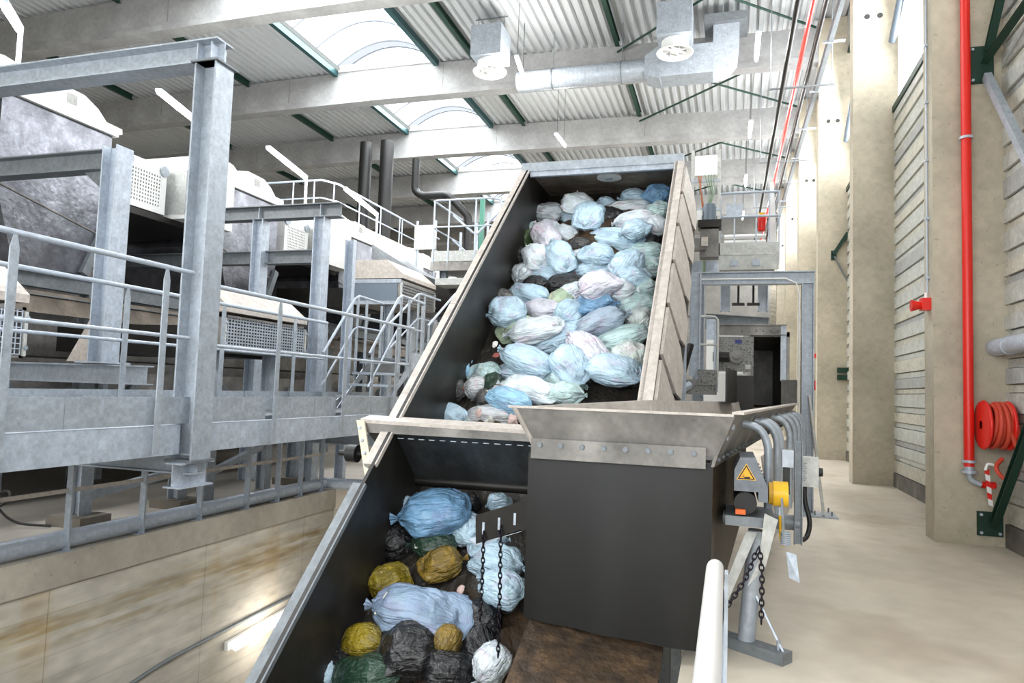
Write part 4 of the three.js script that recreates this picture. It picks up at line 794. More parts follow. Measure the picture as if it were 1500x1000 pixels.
{
  const t = thing('service_cage', 'grey service platform with rails above the portal frame', 'platform');
  part('toe_board', bx(-0.18, 0.77, 3.96, 4.16, -12.0, -11.97), M.cream, t); part('fascia', bx(-0.2, 0.77, 3.72, 3.95, -12.02, -11.98), M.cream, t);
  part('deck', bx(-0.2, 0.77, 3.9, 3.95, -13.6, -12.0), M.galvDark, t);
  part('bolt_plate', [0.08, 0.42].map(x => bx(x - 0.06, x + 0.06, 3.78, 3.88, -11.975, -11.965)), M.galv, t);
  for (const y of [5.0, 4.6]) part('rail', pipe([[-0.16, y, -13.5], [-0.16, y, -12.0], [0.78, y, -12.0], [0.78, y, -13.5]], 0.022, 0.06, 8), M.galvPale, t);
  for (const x of [-0.15, 0.08, 0.42, 0.62, 0.77]) part('rail_post', bx(x - 0.012, x + 0.012, 3.8, 5.0, -12.02, -11.995), M.galvPale, t);
  for (const y of [4.28, 4.4, 4.5]) part('roller', rod([-0.08, y - 0.1, -12.6], [0.6, y - 0.1, -12.6], 0.035, 10), M.white, t);
  part('pole', [prism([[0.62, 4.16, -12.3], [0.76, 4.16, -12.3], [0.7, 5.25, -12.3], [0.64, 5.25, -12.3]], [0, 0, -0.05])], M.white, t, 'white folded umbrella-like pole');
  part('lamp_box', bx(-0.05, 0.22, 4.8, 5.0, -12.9, -12.7), M.galvPale, t);
  settle(t);
  const e = thing('fire_extinguisher', 'small red fire extinguisher on the service platform', 'extinguisher');
  const g = fin(new THREE.LatheGeometry([[0.001, 0], [0.06, 0.005], [0.065, 0.22], [0.03, 0.27], [0.02, 0.28]].map(p => new THREE.Vector2(...p)), 18)); g.translate(0.51, 4.38, -12.15); part('bottle', g, M.red, e);
  part('valve', [bx(0.47, 0.56, 4.66, 4.69, -12.17, -12.13), rod([0.51, 4.64, -12.15], [0.51, 4.68, -12.15], 0.02, 8)], M.yellow, e); settle(e);
}
{
  const t = thing('switch_rack', 'upright equipment rack with white cabinet, motor and cables', 'equipment rack');
  for (const x of [-0.6, -0.17]) part('upright', bx(x - 0.025, x + 0.025, 3.5, 5.75, -12.02, -11.97), M.cream, t);
  for (const y of [5.2, 4.72, 4.2]) part('cross_bar', bx(-0.62, -0.15, y, y + 0.035, -12.0, -11.96), M.galvPale, t);
  part('cabinet', bx(-0.57, -0.2, 5.32, 5.66, -12.1, -11.98), M.white, t, 'white cabinet');
  part('green_cable', [0, 1, 2, 3].map(k => pipe([[-0.4 + 0.05 * k, 5.32, -11.95], [-0.38 + 0.04 * k, 5.24 - 0.02 * k, -11.94], [-0.32 + 0.03 * k, 5.0, -11.95], [-0.35, 4.72, -11.95]], 0.007, 0.06, 6)).map(g => g), mat('#6f8f68', 0.6), t);
  part('copper_cable', [0, 1].map(k => pipe([[-0.5 + 0.04 * k, 5.3, -11.95], [-0.47, 5.1, -11.92], [-0.43 + 0.02 * k, 4.75, -11.95]], 0.012, 0.06, 6)), M.copper, t);
  part('motor', [rod([-0.31, 4.45, -11.6], [-0.31, 4.68, -11.6], 0.105, 18), rod([-0.31, 4.68, -11.6], [-0.31, 4.72, -11.6], 0.09, 18)], M.blueGrey, t); part('motor_base', bx(-0.48, -0.12, 4.32, 4.44, -11.75, -11.45), M.darkSteel, t);
  part('terminal_box', bx(-0.52, -0.43, 4.45, 4.62, -11.7, -11.55), M.white, t); part('gear_unit', [bx(-0.45, -0.16, 3.85, 4.3, -11.8, -11.5), bx(-0.55, -0.35, 3.95, 4.12, -11.6, -11.4)], M.grey, t); part('beige_block', bx(-0.42, -0.32, 4.0, 4.14, -11.42, -11.36), M.beige, t);
  part('panel', [bx(-0.6, -0.42, 3.45, 3.85, -11.9, -11.86), bx(-0.36, -0.17, 3.45, 3.85, -11.9, -11.86)], M.galvPale, t); part('green_hose', rod([-0.39, 3.45, -11.84], [-0.39, 3.85, -11.84], 0.03, 8), mat('#8fa08a', 0.6), t);
  settle(t);
}
{
  const t = thing('gear_drive', 'grey gearbox plate with motor beside the deep chute opening', 'gear motor');
  part('plate', bx(-0.13, 0.35, 2.0, 2.5, -10.52, -10.48), M.speck, t); part('label_blue', bx(0.1, 0.19, 2.4, 2.45, -10.478, -10.475), mat('#1f2f78', 0.5), t, 'blue label plate');
  part('gearbox', [rod([0.12, 2.2, -10.48], [0.12, 2.2, -10.3], 0.09, 20), rod([0.12, 2.22, -10.3], [0.12, 2.22, -10.22], 0.05, 16)], M.grey, t); part('motor', [rod([-0.2, 2.2, -10.38], [0.02, 2.2, -10.38], 0.07, 16)], M.darkSteel, t);
  part('bearing', bx(0.24, 0.31, 2.04, 2.1, -10.48, -10.44), M.cream, t);
  settle(t);
  const b = thing('lower_portal', 'grey crossbeam and post over the deep chute opening', 'steel frame');
  part('beam', ibeam([-0.15, 2.64, -11], [0.82, 2.64, -11], 0.16, 0.14), M.steel, b); part('post', bx(0.74, 0.82, 1.9, 2.72, -11.02, -10.96), M.galv, b); part('bolt', Array.from({ length: 6 }, (_, k) => disc([0.2 + k * 0.1, 2.62, -10.93], [0, 0, 1], 0.01, 0.01, 6)), M.black, b); settle(b);
  const d = thing('chute_tunnel', 'deep chute tunnel opening behind the hopper', 'chute');
  part('back', bx(0.33, 0.86, 1.3, 2.6, -14.5, -14.4), M.steel, d); part('side', bx(0.33, 0.37, 1.3, 2.62, -14.4, -11.05), M.steel, d); part('side', bx(0.83, 0.87, 1.3, 2.62, -14.4, -11.05), M.steel, d); part('roof', bx(0.33, 0.87, 2.55, 2.62, -14.4, -11.05), M.steel, d); part('dirty_bed', bx(0.37, 0.83, 1.3, 1.5, -14.4, -10.6), M.muck, d);
  part('wing_plate', prism([[-0.02, 1.57, -8.6], [0.1, 1.57, -9.6], [0.1, 1.98, -9.6], [-0.02, 1.98, -8.6]], [0.02, 0, 0]), M.darkSteel, d); part('wing_plate', bx(0.1, 0.36, 1.45, 1.95, -10.6, -10.57), M.darkSteel, d); part('wing_plate', prism([[0.72, 1.55, -10.5], [0.9, 1.57, -10.2], [0.9, 1.9, -10.2], [0.72, 1.9, -10.5]], [0, 0, -0.02]), M.steel, d); settle(d);
  one('white_housing', bx(-0.5, 0.33, 0, 2.05, -13.2, -13.0), M.white, 'low white machine housing below the gearbox plate', 'machine housing');
  one('white_housing', bx(-0.42, 0.3, 0, 3.1, -15.2, -15.0), M.white, 'tall white machine housing seen through the portal frame', 'machine housing');
  const r = thing('small_rail', 'short guard rail in front of the gearbox', 'railing');
  part('rail', pipe([[-0.58, 2.71, -9.8], [-0.16, 2.71, -9.8], [-0.13, 2.66, -9.8], [-0.13, 1.9, -9.8]], 0.018, 0.05, 8), M.cream, r); part('rail', rod([-0.58, 2.33, -9.8], [-0.13, 2.33, -9.8], 0.016, 8), M.cream, r); part('frame', [bx(-0.28, -0.15, 2.4, 2.68, -9.86, -9.84)], M.galvPale, r); part('post', bx(-0.18, -0.12, 1.7, 2.65, -9.86, -9.82), M.galv, r); settle(r);
  const s = thing('speckled_boxes', 'speckled grey drip box under the short guard rail', 'box'); part('box', bx(-0.54, -0.13, 1.66, 1.85, -9.6, -9.4), M.speck, s); part('upper_box', bx(-0.36, -0.13, 1.78, 1.98, -9.55, -9.38), M.speck, s); part('post', ibeam([-0.42, 1.9, -9.7], [-0.42, 3.3, -9.7], 0.14, 0.12, [1, 0, 0]), M.galv, s); part('spout', rod([-0.55, 1.72, -9.3], [-0.45, 1.78, -9.35], 0.05, 12), M.galvPale, s); part('lever', bar([-0.62, 1.58, -9.1], [-0.45, 2.3, -9.3], 0.05, 0.06), M.darkSteel, s); settle(s);
  const h = thing('overhead_beams', 'grey hanging beams and feet under the service platform', 'steel frame'); part('beam', ibeam([-0.4, 3.02, -13.5], [0.7, 2.95, -13.5], 0.28, 0.16), M.galvDark, h); part('leg', [ibeam([-0.05, 3.1, -12.6], [-0.05, 3.72, -12.6], 0.16, 0.16, [1, 0, 0]), ibeam([0.56, 3.1, -12.6], [0.56, 3.72, -12.6], 0.16, 0.16, [1, 0, 0])], M.galv, h); part('adjuster', [0.16, 0.4].map(x => mergeGeometries([rod([x, 3.2, -12.4], [x, 3.6, -12.4], 0.018, 6), bx(x - 0.1, x + 0.1, 3.18, 3.22, -12.45, -12.35)])), M.darkSteel, h); settle(h);
}

// ================================================================ LEFT: PIT RAIL, WALKWAY, MACHINES
{
  const t = thing('pit_railing', 'galvanised railing of flat posts along the left pit edge', 'railing');
  for (const z of [-2.6, -3.5, -4.35, -5.19, -6.07, -6.92, -7.77, -8.41, -8.95, -9.5]) part('post', [bx(-5.9, -5.83, 0.0, 1.1, z - 0.012, z + 0.012), bx(-5.93, -5.8, 0.0, 0.012, z - 0.05, z + 0.05)], M.galv, t);
  part('mid_rail', bar([-5.88, 0.56, -1], [-5.88, 0.56, -9.7], 0.012, 0.04), M.beige, t); part('top_rail', rod([-5.87, 1.1, -1], [-5.87, 1.1, -9.7], 0.021, 8), M.galv, t);
  part('toe_pipe', rod([-5.93, 0.1, 1], [-5.93, 0.1, -9.72], 0.085, 14), M.galvPale, t, 'thick galvanised toe pipe'); part('toe_end', rod([-5.93, 0.1, -9.72], [-4.8, 0.1, -9.85], 0.085, 14), M.galvPale, t);
  settle(t);
}
{
  const t = thing('steel_walkway', 'raised galvanised walkway with kick plates along the pit', 'walkway');
  for (const [a, b] of [[1.0, -5.57], [-5.87, -11.6]]) part('edge_girder', channel([-5.05, 1.06, a], [-5.05, 1.06, b], 0.28, 0.1, [0, 1, 0], 0.014, 1), M.galvPale, t); part('rear_girder', channel([-6.15, 1.06, 1.0], [-6.15, 1.06, -11.6], 0.28, 0.1), M.galv, t);
  part('deck', bx(-6.2, -5.14, 1.2, 1.24, -11.6, 1.0), M.galvDark, t);
  for (const [a, b] of [[1.0, -2.4], [-2.42, -4.3], [-4.31, -5.66], [-5.95, -6.84], [-7.03, -7.82], [-7.83, -8.34], [-8.5, -9.3], [-9.31, -10.1], [-10.12, -11.5]]) part('kick_plate', bx(-5.0, -4.985, 1.21, 1.465, b, a), M.galv, t);
  for (const [a, b] of [[1.0, -4.0], [-4.02, -8.0], [-8.02, -11.5]]) part('kick_plate', bx(-6.2, -6.185, 1.24, 1.5, b, a), M.galv, t);
  for (const z of [-5.72, -9.6]) part('stub_beam', ibeam([-6.95, 0.82, z], [-4.9, 0.82, z], 0.2, 0.16), M.galv, t);
  for (const [x, z] of [[-6.8, -6.15], [-6.72, -7.5], [-6.71, -10.0], [-6.9, -3.6]]) { part('support_post', ibeam([x, 0.1, z], [x, 0.95, z], 0.16, 0.16, [1, 0, 0]), M.galv, t); part('concrete_pad', bx(x - 0.24, x + 0.24, 0, 0.11, z - 0.2, z + 0.2), M.pad, t, 'dark concrete pad'); }
  part('tie_bar', [bar([-6.8, 0.3, -6.15], [-6.72, 0.45, -7.5], 0.06, 0.1), bar([-6.8, 0.2, -7.6], [-6.7, 0.85, -9.9], 0.08, 0.08)], M.galv, t);
  settle(t);
}
function rail(name, label, x, y, z0, z1, posts, midY, extra) {
  const t = thing(name, label, 'railing');
  part('top_tube', pipe([[x, y, z0], [x, y, z1], ...(extra || [])], 0.024, 0.1, 10), M.galvPale, t); part('mid_tube', rod([x, midY, z0], [x, midY, z1], 0.018, 8), M.galvPale, t);
  for (const z of posts) part('post', prism([[x + 0.02, 0.95, z - 0.035], [x + 0.02, 0.95, z + 0.035], [x + 0.02, y - 0.12, z + 0.035], [x + 0.02, y - 0.02, z + 0.012], [x + 0.02, y - 0.02, z - 0.012], [x + 0.02, y - 0.12, z - 0.035]], [0.012, 0, 0]), M.galv, t);
  settle(t); return t;
}
rail('walkway_rail', 'tube handrail on the pit side of the walkway, section left of the tall column', -4.95, 2.66, 1, -5.55, [-1.6, -3.75, -5.2], 2.03);
rail('walkway_rail', 'tube handrail on the pit side of the walkway, section right of the tall column', -4.95, 2.58, -5.9, -10.6, [-6.93, -8.42, -9.95, -10.45], 1.98);
rail('walkway_rail', 'tube handrail on the machine side of the walkway', -6.15, 2.6, 1, -9.9, [-1.5, -3.6, -5.94, -7.45, -9.0, -9.85], 2.02);
{
  const t = thing('steel_column', 'tall galvanised H column with crossbeam standing on the walkway edge', 'steel column');
  part('shaft', ibeam([-5.0, 0.86, -5.72], [-5.0, 4.79, -5.72], 0.26, 0.26, [1, 0, 0], 0.02, 0.013), M.galv, t); part('cap_plate', bx(-5.16, -4.84, 4.79, 4.81, -5.88, -5.56), M.galvDark, t); part('base_plate', bx(-5.16, -4.84, 0.84, 0.865, -5.88, -5.56), M.galvDark, t);
  part('crossbeam', ibeam([-13.5, 4.91, -5.7], [-4.87, 4.91, -5.7], 0.24, 0.24), M.galv, t); part('web_stiffener', [-5.12, -4.95].map(x => bx(x - 0.006, x + 0.006, 4.83, 5.0, -5.81, -5.6)), M.galvPale, t); part('foot_beam', [ibeam([-5.0, 0.72, -5.95], [-5.0, 0.72, -5.5], 0.24, 0.2, [0, 1, 0])], M.galvPale, t);
  settle(t);
}
{
  const t = thing('steel_column', 'shorter H column with beam and gusset in front of the first machine', 'steel column');
  part('shaft', ibeam([-6.95, 1.8, -6.45], [-6.95, 4.34, -6.45], 0.22, 0.24, [1, 0, 0], 0.018), M.galvPale, t); part('crossbeam', ibeam([-13, 4.21, -6.5], [-7.06, 4.21, -6.5], 0.24, 0.2), M.galvDark, t); part('gusset', prism([[-7.06, 4.09, -6.5], [-7.5, 4.09, -6.5], [-7.06, 3.75, -6.5]], [0, 0, -0.012]), M.galvDark, t);
  part('base_plate', bx(-7.15, -6.75, 1.78, 1.8, -6.65, -6.25), M.galvPale, t); part('foot_beam', ibeam([-10, 1.66, -6.45], [-6.3, 1.66, -6.45], 0.22, 0.2), M.galv, t); part('knee', prism([[-7.5, 1.8, -6.45], [-7.2, 1.8, -6.45], [-7.06, 2.3, -6.45], [-7.12, 2.4, -6.45]], [0, 0, -0.1]), M.beige, t); part('leg', ibeam([-8.6, 0, -6.45], [-8.6, 1.55, -6.45], 0.2, 0.2, [1, 0, 0]), M.galv, t);
  settle(t);
}
{
  const t = thing('steel_column', 'pair of H columns under one crossbeam in front of the second machine', 'steel frame');
  for (const x of [-7.58, -6.4]) { part('shaft', ibeam([x, 0, -10], [x, 4.34, -10], 0.2, 0.2, [1, 0, 0]), M.galvPale, t); part('web_stiffener', bx(x - 0.006, x + 0.006, 4.36, 4.56, -10.09, -9.92), M.galv, t); }
  part('crossbeam', ibeam([-13, 4.46, -10], [-6.05, 4.46, -10], 0.23, 0.2), M.galvDark, t); part('lower_beam', ibeam([-13, 3.72, -10.1], [-6.5, 3.72, -10.1], 0.22, 0.18), M.galvDark, t); part('channel', channel([-6.2, 0, -10.6], [-6.2, 4.1, -10.6], 0.16, 0.1, [1, 0, 0]), M.galvPale, t);
  settle(t);
}
// a guard of crossing bars in front of an open cavity
function lattice(X, y0, y1, z0, z1, py, pz, w, m, parent, name) {
  const P = []; for (let y = y0; y <= y1 + 1e-6; y += py) P.push(bx(X, X + 0.008, y, y + w, z1, z0)); for (let z = z1; z <= z0 + 1e-6; z += pz) P.push(bx(X + 0.002, X + 0.01, y0, y1, z, z + w));
  const o = part(name, P, m, parent); o.userData.kind = 'stuff'; return o;
}
// the row of machines: folded steel hopper, white hood, perforated drive guard
const UNITS = ['nearest', 'second', 'third', 'fourth'];
for (let k = 0; k < 4; k++) {
  const zf = -8.23 - 4.17 * k, zn = zf + 1.7, t = thing('bag_machine', `${UNITS[k]} of the row of grey hopper machines with white hoods`, 'machine', 'row of hopper machines');
  const X = -9;
  part('hopper_plate', prism([[X, 5.27, zn], [X, 5.27, zf], [X, 4.0, zf], [X, 3.1, zf + 0.3], [X, 3.05, zn - 0.32], [X, 4.1, zn]], [-2.5, 0, 0]), M.plateSteel, t, 'dented folded steel plate hopper');
  part('fold_crease', bar([X + 0.004, 4.08, zn], [X + 0.004, 3.72, zf + 0.06], 0.02, 0.018), M.steel, t);
  part('hood_rim', bx(X - 2.55, X + 0.06, 5.27, 5.37, zf - 0.06, zn + 0.1), M.white, t);
  const Pz = [[-0.2, 5.37], [-0.19, 5.45], [0.1, 5.46], [0.26, 5.6], [0.5, 5.71], [1.0, 5.72], [1.22, 5.66], [1.3, 5.62], [1.42, 5.7], [1.7, 5.74], [2.0, 5.7], [2.15, 5.37]];
  const hood = part('white_hood', prism(Pz.map(([z, y]) => [X - 0.02, y, zf + z]), [-2.4, 0, 0]), M.white, t);
  part('inspection_hatch', bx(X - 0.021, X - 0.012, 5.5, 5.64, zf + 0.62, zf + 0.78), M.cream, hood);
  // drive housing beyond the far end
  const dh = part('drive_housing', [bx(X - 2.2, X - 0.45, 4.33, 5.13, zf - 1.12, zf - 0.25), bx(X - 0.45, X, 4.33, 4.41, zf - 1.12, zf - 0.25), bx(X - 0.45, X, 4.98, 5.13, zf - 1.12, zf - 0.25), bx(X - 0.45, X, 4.41, 4.98, zf - 0.36, zf - 0.25), bx(X - 0.45, X, 4.41, 4.98, zf - 1.12, zf - 1.02)], M.white, t); part('transfer_housing', bx(X - 2.2, X + 0.4, 4.3, 5.36, zf - 2.3, zf - 1.25), M.white, t);
  part('hinge_knuckle', [0.32, 1.05].map(d => disc([X + 0.01, 5.05, zf - d], [1, 0, 0], 0.09, 0.04, 14)), M.galv, dh);
  part('grey_door', bx(X - 0.3, X + 0.3, 4.38, 5.12, zf - 1.25, zf - 1.235), M.sidingGrey, t);
  lattice(X - 0.012, 4.41, 4.97, zf - 0.36, zf - 1.02, 0.06, 0.055, 0.03, M.white, dh, 'perforated_guard');
  part('lower_edge', bx(X - 2.3, X + 0.03, 4.2, 4.3, zf - 2.3, zf - 0.05), M.darkSteel, t);
  part('frame_beam', [ibeam([X - 0.2, 2.95, zf - 2.3], [X - 0.2, 2.95, zn + 0.6], 0.24, 0.16), ibeam([X + 0.35, 2.55, zf - 2.3], [X + 0.35, 2.55, zn + 0.6], 0.24, 0.16), ibeam([X - 0.2, 0, zf], [X - 0.2, 2.83, zf], 0.2, 0.2, [1, 0, 0]), ibeam([X - 0.2, 0, zn], [X - 0.2, 2.83, zn], 0.2, 0.2, [1, 0, 0])], M.galvDark, t);
  part('beige_skirt', prism([[X + 0.5, 2.42, zf - 2.2], [X + 0.5, 2.42, zn + 0.5], [X + 0.35, 2.72, zn + 0.5], [X + 0.35, 2.72, zf - 2.2]], [0.012, 0, 0]), mat('#8f857b', 0.5, 0.2, T.worn), t);
  part('angled_prop', [bar([X + 0.02, 3.1, zf + 0.35], [X + 0.02, 3.9, zf + 0.02], 0.1, 0.12)], M.galvDark, t);
  settle(t);
}
// the discharge conveyor heads
function head(label, z0, z1, y, kind, w) {
  const XB = -6.35 - w;
  const t = thing('discharge_conveyor', label, 'conveyor', 'discharge conveyors'), X = -6.35;
  if (kind === 'louvre') part('body', bx(XB, X, y, y + 0.48, z1, z0), M.grey, t);
  else part('body', [bx(XB, XB + 0.04, y, y + 0.48, z1, z0), bx(XB, X, y, y + 0.03, z1, z0), bx(XB, X, y + 0.45, y + 0.48, z1, z0), bx(XB, X, y, y + 0.48, z0 - 0.04, z0), bx(XB, X, y, y + 0.48, z1, z1 + 0.04)], M.grey, t);
  part('hood', prism([[X + 0.03, y + 0.52, z0], [X + 0.03, y + 0.6, z0], [X - 0.35, y + 0.9, z0], [XB, y + 0.9, z0], [XB, y + 0.52, z0]], [0, 0, z1 - z0]), M.beige, t);
  const P = [];
  if (kind === 'perforated') { lattice(X, y + 0.03, y + 0.45, z0 - 0.04, z1 + 0.04, 0.043, 0.06, 0.02, M.galv, t, 'perforated_guard'); part('drum', rod([(X + XB) / 2, y + 0.24, z0 - 0.05], [(X + XB) / 2, y + 0.24, z1 + 0.05], 0.17, 16), M.blackRubber, t); }
  else if (kind === 'mesh') { lattice(X + 0.004, y + 0.03, y + 0.45, z0 - 0.04, z1 + 0.04, 0.05, 0.05, 0.01, M.galvPale, t, 'wire_mesh'); part('drum', rod([(X + XB) / 2, y + 0.24, z0 - 0.05], [(X + XB) / 2, y + 0.24, z1 + 0.05], 0.17, 16), M.blackRubber, t); }
  else { for (let b = 0; b < 7; b++) part('louvre', bar([X + 0.01, y + 0.05 + b * 0.06, z0 - 0.05], [X + 0.01, y + 0.05 + b * 0.06, z1 + 0.05], 0.03, 0.012, [1, 1, 0]), M.galvDark, t); part('front_cover', bx(XB + 0.1, X - 0.08, y + 0.05, y + 0.42, z0, z0 + 0.012), M.blueGrey, t); part('cover_frame', [bx(XB, X, y + 0.42, y + 0.5, z0, z0 + 0.02), bx(XB, X, y - 0.02, y + 0.05, z0, z0 + 0.02)], M.galv, t); }
  part('end_bracket', [bx(X - 0.02, X + 0.02, y + 0.02, y + 0.44, z0 - 0.02, z0 + 0.012), bx(X - 0.02, X + 0.02, y + 0.02, y + 0.44, z1 - 0.012, z1 + 0.02)], M.cream, t); part('bolt', bolts([[X + 0.022, y + 0.1, z0], [X + 0.022, y + 0.25, z0], [X + 0.022, y + 0.38, z0], [X + 0.022, y + 0.1, z1], [X + 0.022, y + 0.38, z1]], [1, 0, 0], 0.02, 0.03), M.galvPale, t);
  part('trough_bed', bx(-9.4, XB, y - 0.05, y + 0.35, z1 + 0.15, z0 - 0.15), M.darkSteel, t);
  part('leg', [ibeam([-6.75, 0, z0 - 0.3], [-6.75, y, z0 - 0.3], 0.16, 0.16, [1, 0, 0]), ibeam([-6.75, 0, z1 + 0.3], [-6.75, y, z1 + 0.3], 0.16, 0.16, [1, 0, 0])], M.galv, t);
  settle(t);
}
head('conveyor head with square wire mesh at the left picture edge', -3.4, -5.0, 1.78, 'mesh', 0.8);
head('conveyor head with perforated guard and beige hood behind the walkway', -7.75, -9.6, 2.02, 'perforated', 0.55);
head('conveyor head with louvred side above the small stairs', -12.9, -14.6, 3.3, 'louvre', 1.2);
// dark plant filling the depth under and behind the machines
{
  const t = thing('sorting_plant', 'grey sorting machinery standing under the row of hoppers', 'machine');
  for (const [x0, x1, y0, y1, z0, z1] of [[-16, -12.6, 0.3, 4.8, -30, -3], [-12.4, -9.6, 0.9, 1.7, -20, -4], [-11.4, -9.9, 1.9, 2.6, -22, -3.5]]) part('casing', bx(x0, x1, y0, y1, z0, z1), M.grey, t);
  for (let z = -4; z > -20; z -= 1.1) part('roller_end', disc([-9.55, 1.4, z], [1, 0, 0], 0.11, 0.1, 12), M.galvDark, t);
  for (let z = -4.5; z > -20; z -= 2.2) part('frame_post', bx(-9.6, -9.5, 0, 2.6, z - 0.05, z + 0.05), M.galv, t);
  part('shelf', [bx(-9.5, -7.6, 1.05, 1.1, -13, -5), bx(-9.5, -7.7, 0.62, 0.66, -13, -5)], M.galv, t);
  settle(t);
}
// small stairs at the end of the walkway
{
  const t = thing('access_stairs', 'short galvanised stairs with handrails at the far end of the walkway', 'stairs');
  for (const x of [-5.15, -5.95]) { part('stringer', prism([[x, 1.25, -9.7], [x, 1.25, -10.0], [x, 2.1, -11.0], [x, 2.1, -12.0], [x, 1.85, -12.0], [x, 1.85, -10.95]], [-0.015, 0, 0]), M.galvPale, t); }
  for (let k = 0; k < 4; k++) part('tread', bx(-5.95, -5.15, 1.42 + k * 0.19, 1.46 + k * 0.19, -10.15 - k * 0.24, -9.92 - k * 0.24), M.galv, t);
  part('landing', bx(-5.95, -5.15, 2.06, 2.1, -13.2, -10.9), M.galvDark, t); part('landing_fascia', bx(-5.14, -5.12, 1.9, 2.2, -13.2, -10.9), M.galvPale, t);
  for (const x of [-5.15, -5.95]) {
    part('handrail', pipe([[x, 2.1, -9.5], [x, 3.12, -10.45], [x, 3.1, -11.4]], 0.022, 0.08, 8), M.galvPale, t); part('handrail', pipe([[x, 2.72, -11.6], [x, 3.5, -12.9], [x, 3.5, -14]], 0.022, 0.08, 8), M.galvPale, t);
    part('knee_rail', pipe([[x, 1.6, -9.5], [x, 2.6, -10.45], [x, 2.6, -11.4]], 0.016, 0.08, 8), M.galvPale, t); part('knee_rail', pipe([[x, 2.25, -11.6], [x, 3.0, -12.9], [x, 3.0, -14]], 0.016, 0.08, 8), M.galvPale, t);
    for (const [z, y0, y1] of [[-9.6, 1.2, 2.2], [-10.5, 1.7, 3.1], [-10.8, 1.9, 3.1], [-11.35, 2.0, 3.05], [-11.65, 2.0, 2.75], [-12.9, 2.2, 3.48], [-13.2, 2.2, 3.48]]) part('rail_post', bx(x - 0.01, x + 0.01, y0, y1, z - 0.03, z + 0.03), M.galv, t);
  }
  part('upper_step', [0, 1, 2, 3].map(k => bx(-5.95, -5.15, 2.25 + k * 0.2, 2.29 + k * 0.2, -13.4 - k * 0.24, -13.16 - k * 0.24)), M.galv, t);
  settle(t);
}
// upper catwalk along the machine tops and the landing beyond
{
  const t = thing('upper_catwalk', 'upper catwalk with railing and pale fascia above the machine row', 'walkway');
  part('deck', bx(-14, -11, 6.35, 6.42, -26, -17.4), M.galvDark, t); part('fascia', bx(-11, -10.96, 5.9, 6.55, -26, -17.4), M.white, t, 'bluish white fascia'); part('end_fascia', bx(-14, -11, 6.1, 6.5, -17.4, -17.36), M.galv, t);
  part('top_rail', pipe([[-14, 7.47, -17.45], [-11, 7.47, -17.45], [-11, 7.47, -25.5]], 0.03, 0.15, 8), M.galvPale, t); part('mid_rail', pipe([[-14, 6.95, -17.45], [-11, 6.95, -17.45], [-11, 6.95, -25.5]], 0.022, 0.15, 8), M.galvPale, t);
  for (const [x, z] of [[-13.2, -17.45], [-12.2, -17.45], [-11.5, -17.45], [-11, -17.7], [-11, -19.2], [-11, -20.6], [-11, -22], [-11, -22.2], [-11, -23.6], [-11, -25]]) part('post', rod([x, 6.3, z], [x, 7.47, z], 0.022, 8), M.galvPale, t);
  for (const z of [-18, -22, -25.5]) part('leg', ibeam([-11.4, 0, z], [-11.4, 6.35, z], 0.2, 0.2, [1, 0, 0]), M.galv, t);
  settle(t);
}
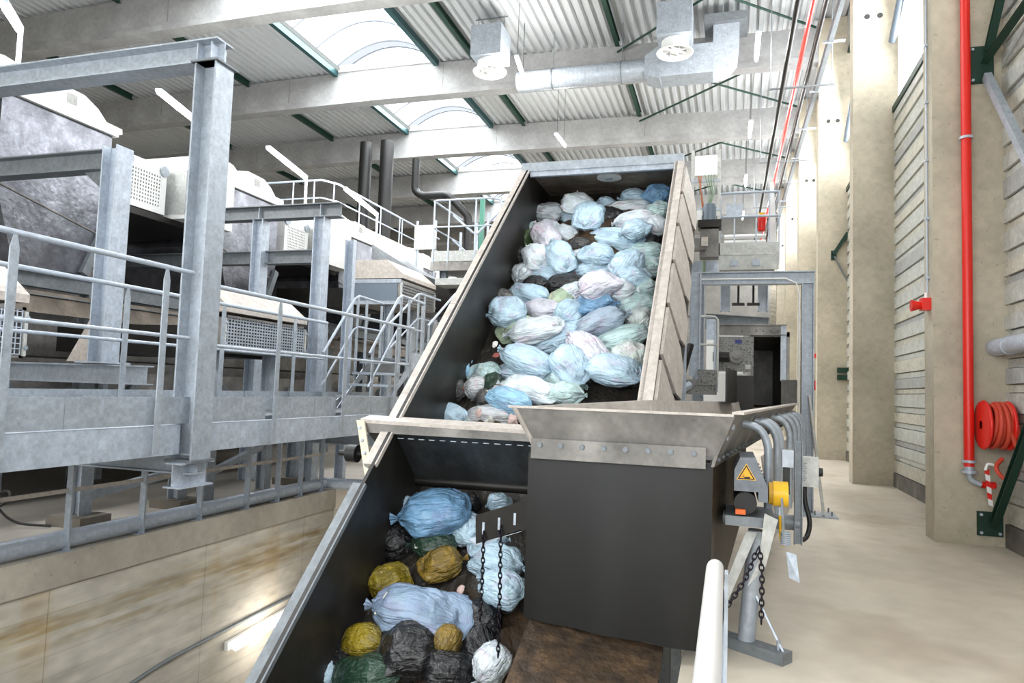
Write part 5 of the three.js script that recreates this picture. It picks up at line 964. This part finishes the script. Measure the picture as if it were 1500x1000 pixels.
{
  const t = thing('stair_landing', 'grey landing with rails left of the bin head', 'platform');
  part('fascia', [bx(-7.1, -5.2, 4.5, 4.72, -16.02, -15.98)], M.grey, t); part('toe_board', bx(-7.1, -5.2, 4.74, 5.0, -16.04, -16.0), M.sidingGrey, t); part('deck', bx(-7.1, -5.2, 4.62, 4.7, -18.5, -16), M.galvDark, t);
  part('top_rail', pipe([[-7.1, 6.28, -18], [-7.1, 6.28, -16], [-5.5, 6.28, -16], [-5.2, 6.25, -16.5], [-5.2, 6.25, -18]], 0.025, 0.12, 8), M.galvPale, t); part('mid_rail', pipe([[-7.1, 5.6, -18], [-7.1, 5.6, -16], [-5.3, 5.6, -16]], 0.02, 0.08, 8), M.galvPale, t);
  for (const x of [-7.05, -6.65, -5.95, -5.3]) part('post', rod([x, 4.5, -16], [x, 6.28, -16], 0.022, 8), M.galvPale, t);
  part('flight_rail', [pipe([[-6.95, 6.15, -17], [-6.3, 5.6, -17], [-5.4, 6.75, -17.5]], 0.03, 0.05, 8), pipe([[-6.95, 5.5, -17], [-6.3, 4.95, -17], [-5.5, 5.9, -17.5]], 0.025, 0.05, 8)], M.galvPale, t); part('flight_post', [-6.75, -6.3, -6.0, -5.6].map((x, k) => bx(x - 0.03, x + 0.03, 4.7, 5.7 + 0.25 * k, -17.1, -17.06)), M.galvPale, t); part('green_post', bx(-6.62, -6.5, 4.7, 6.9, -18.2, -18.1), mat('#4f8f7c', 0.5), t);
  part('leg', [ibeam([-6.9, 0, -16.4], [-6.9, 4.6, -16.4], 0.18, 0.18, [1, 0, 0]), ibeam([-5.4, 0, -16.4], [-5.4, 4.6, -16.4], 0.18, 0.18, [1, 0, 0])], M.galv, t); part('red_strap', [bar([-6.55, 4.75, -16.6], [-6.2, 4.72, -16.6], 0.05, 0.1), bar([-6.0, 5.0, -16.8], [-5.85, 5.6, -16.8], 0.02, 0.03)], M.red, t);
  settle(t);
  { const p = thing('sign_stand', 'pale grey panel on two posts left of the landing', 'panel'); part('board', bx(-8.05, -7.42, 5.26, 5.92, -17.05, -17), M.cream, p); for (const x of [-8.0, -7.47]) part('post', rod([x, 0, -17.08], [x, 6.05, -17.08], 0.03, 8), M.galvPale, p); settle(p); } one('side_cabinet', bx(-5.9, -5.25, 5.9, 6.4, -18.6, -17.9), M.galvDark, 'dark cabinet behind the landing rail', 'cabinet');
  const b = thing('inclined_conveyor', 'grey inclined conveyor side below the landing', 'conveyor'); part('side', prism([[-8.2, 5.0, -15], [-7.0, 4.3, -15], [-7.0, 3.95, -15], [-8.2, 4.65, -15]], [0, 0, -1.5]), M.galvDark, b); part('belt_box', bx(-7.4, -4.6, 3.4, 4.1, -18, -15.4), M.darkSteel, b); part('pale_cover', bx(-6.4, -4.4, 3.95, 4.1, -15.3, -14.7), M.sidingGrey, b); part('leg', ibeam([-5.0, 0, -16], [-5.0, 3.4, -16], 0.2, 0.2, [1, 0, 0]), M.galv, b); settle(b);
}
// black pipes rising to the roof beyond
one('vent_pipe', rod([-14.15, 5.5, -25], [-14.15, 11.4, -25], 0.25, 16), M.black, 'thick black vertical pipe beyond the catwalk, left of two', 'pipe');
one('vent_pipe', rod([-13.2, 5.5, -25], [-13.2, 11.4, -25], 0.27, 16), M.black, 'thick black vertical pipe beyond the catwalk, right of two', 'pipe');
one('vent_pipe', pipe([[-11.9, 10.6, -25], [-11.9, 9.3, -25], [-11.6, 9.1, -25], [-10.5, 9.1, -25], [-9.8, 8.4, -25], [-9.6, 8.2, -25], [-9.6, 6, -25]], 0.15, 0.25, 10), M.black, 'black bent pipe stepping down right of the vertical pipes', 'pipe');
{ const c = thing('floor_cable', 'loop of thin black cable lying on the floor at the left edge', 'cable'); part('cable', pipe([[-7.6, 0.02, -5.0], [-7.3, 0.1, -5.4], [-7.1, 0.35, -5.6], [-7.25, 0.42, -5.65], [-7.4, 0.3, -5.6], [-7.2, 0.05, -5.7], [-6.9, 0.02, -5.9]], 0.014, 0.15, 6), M.wire, c); settle(c); }

renderer.render(scene, camera);
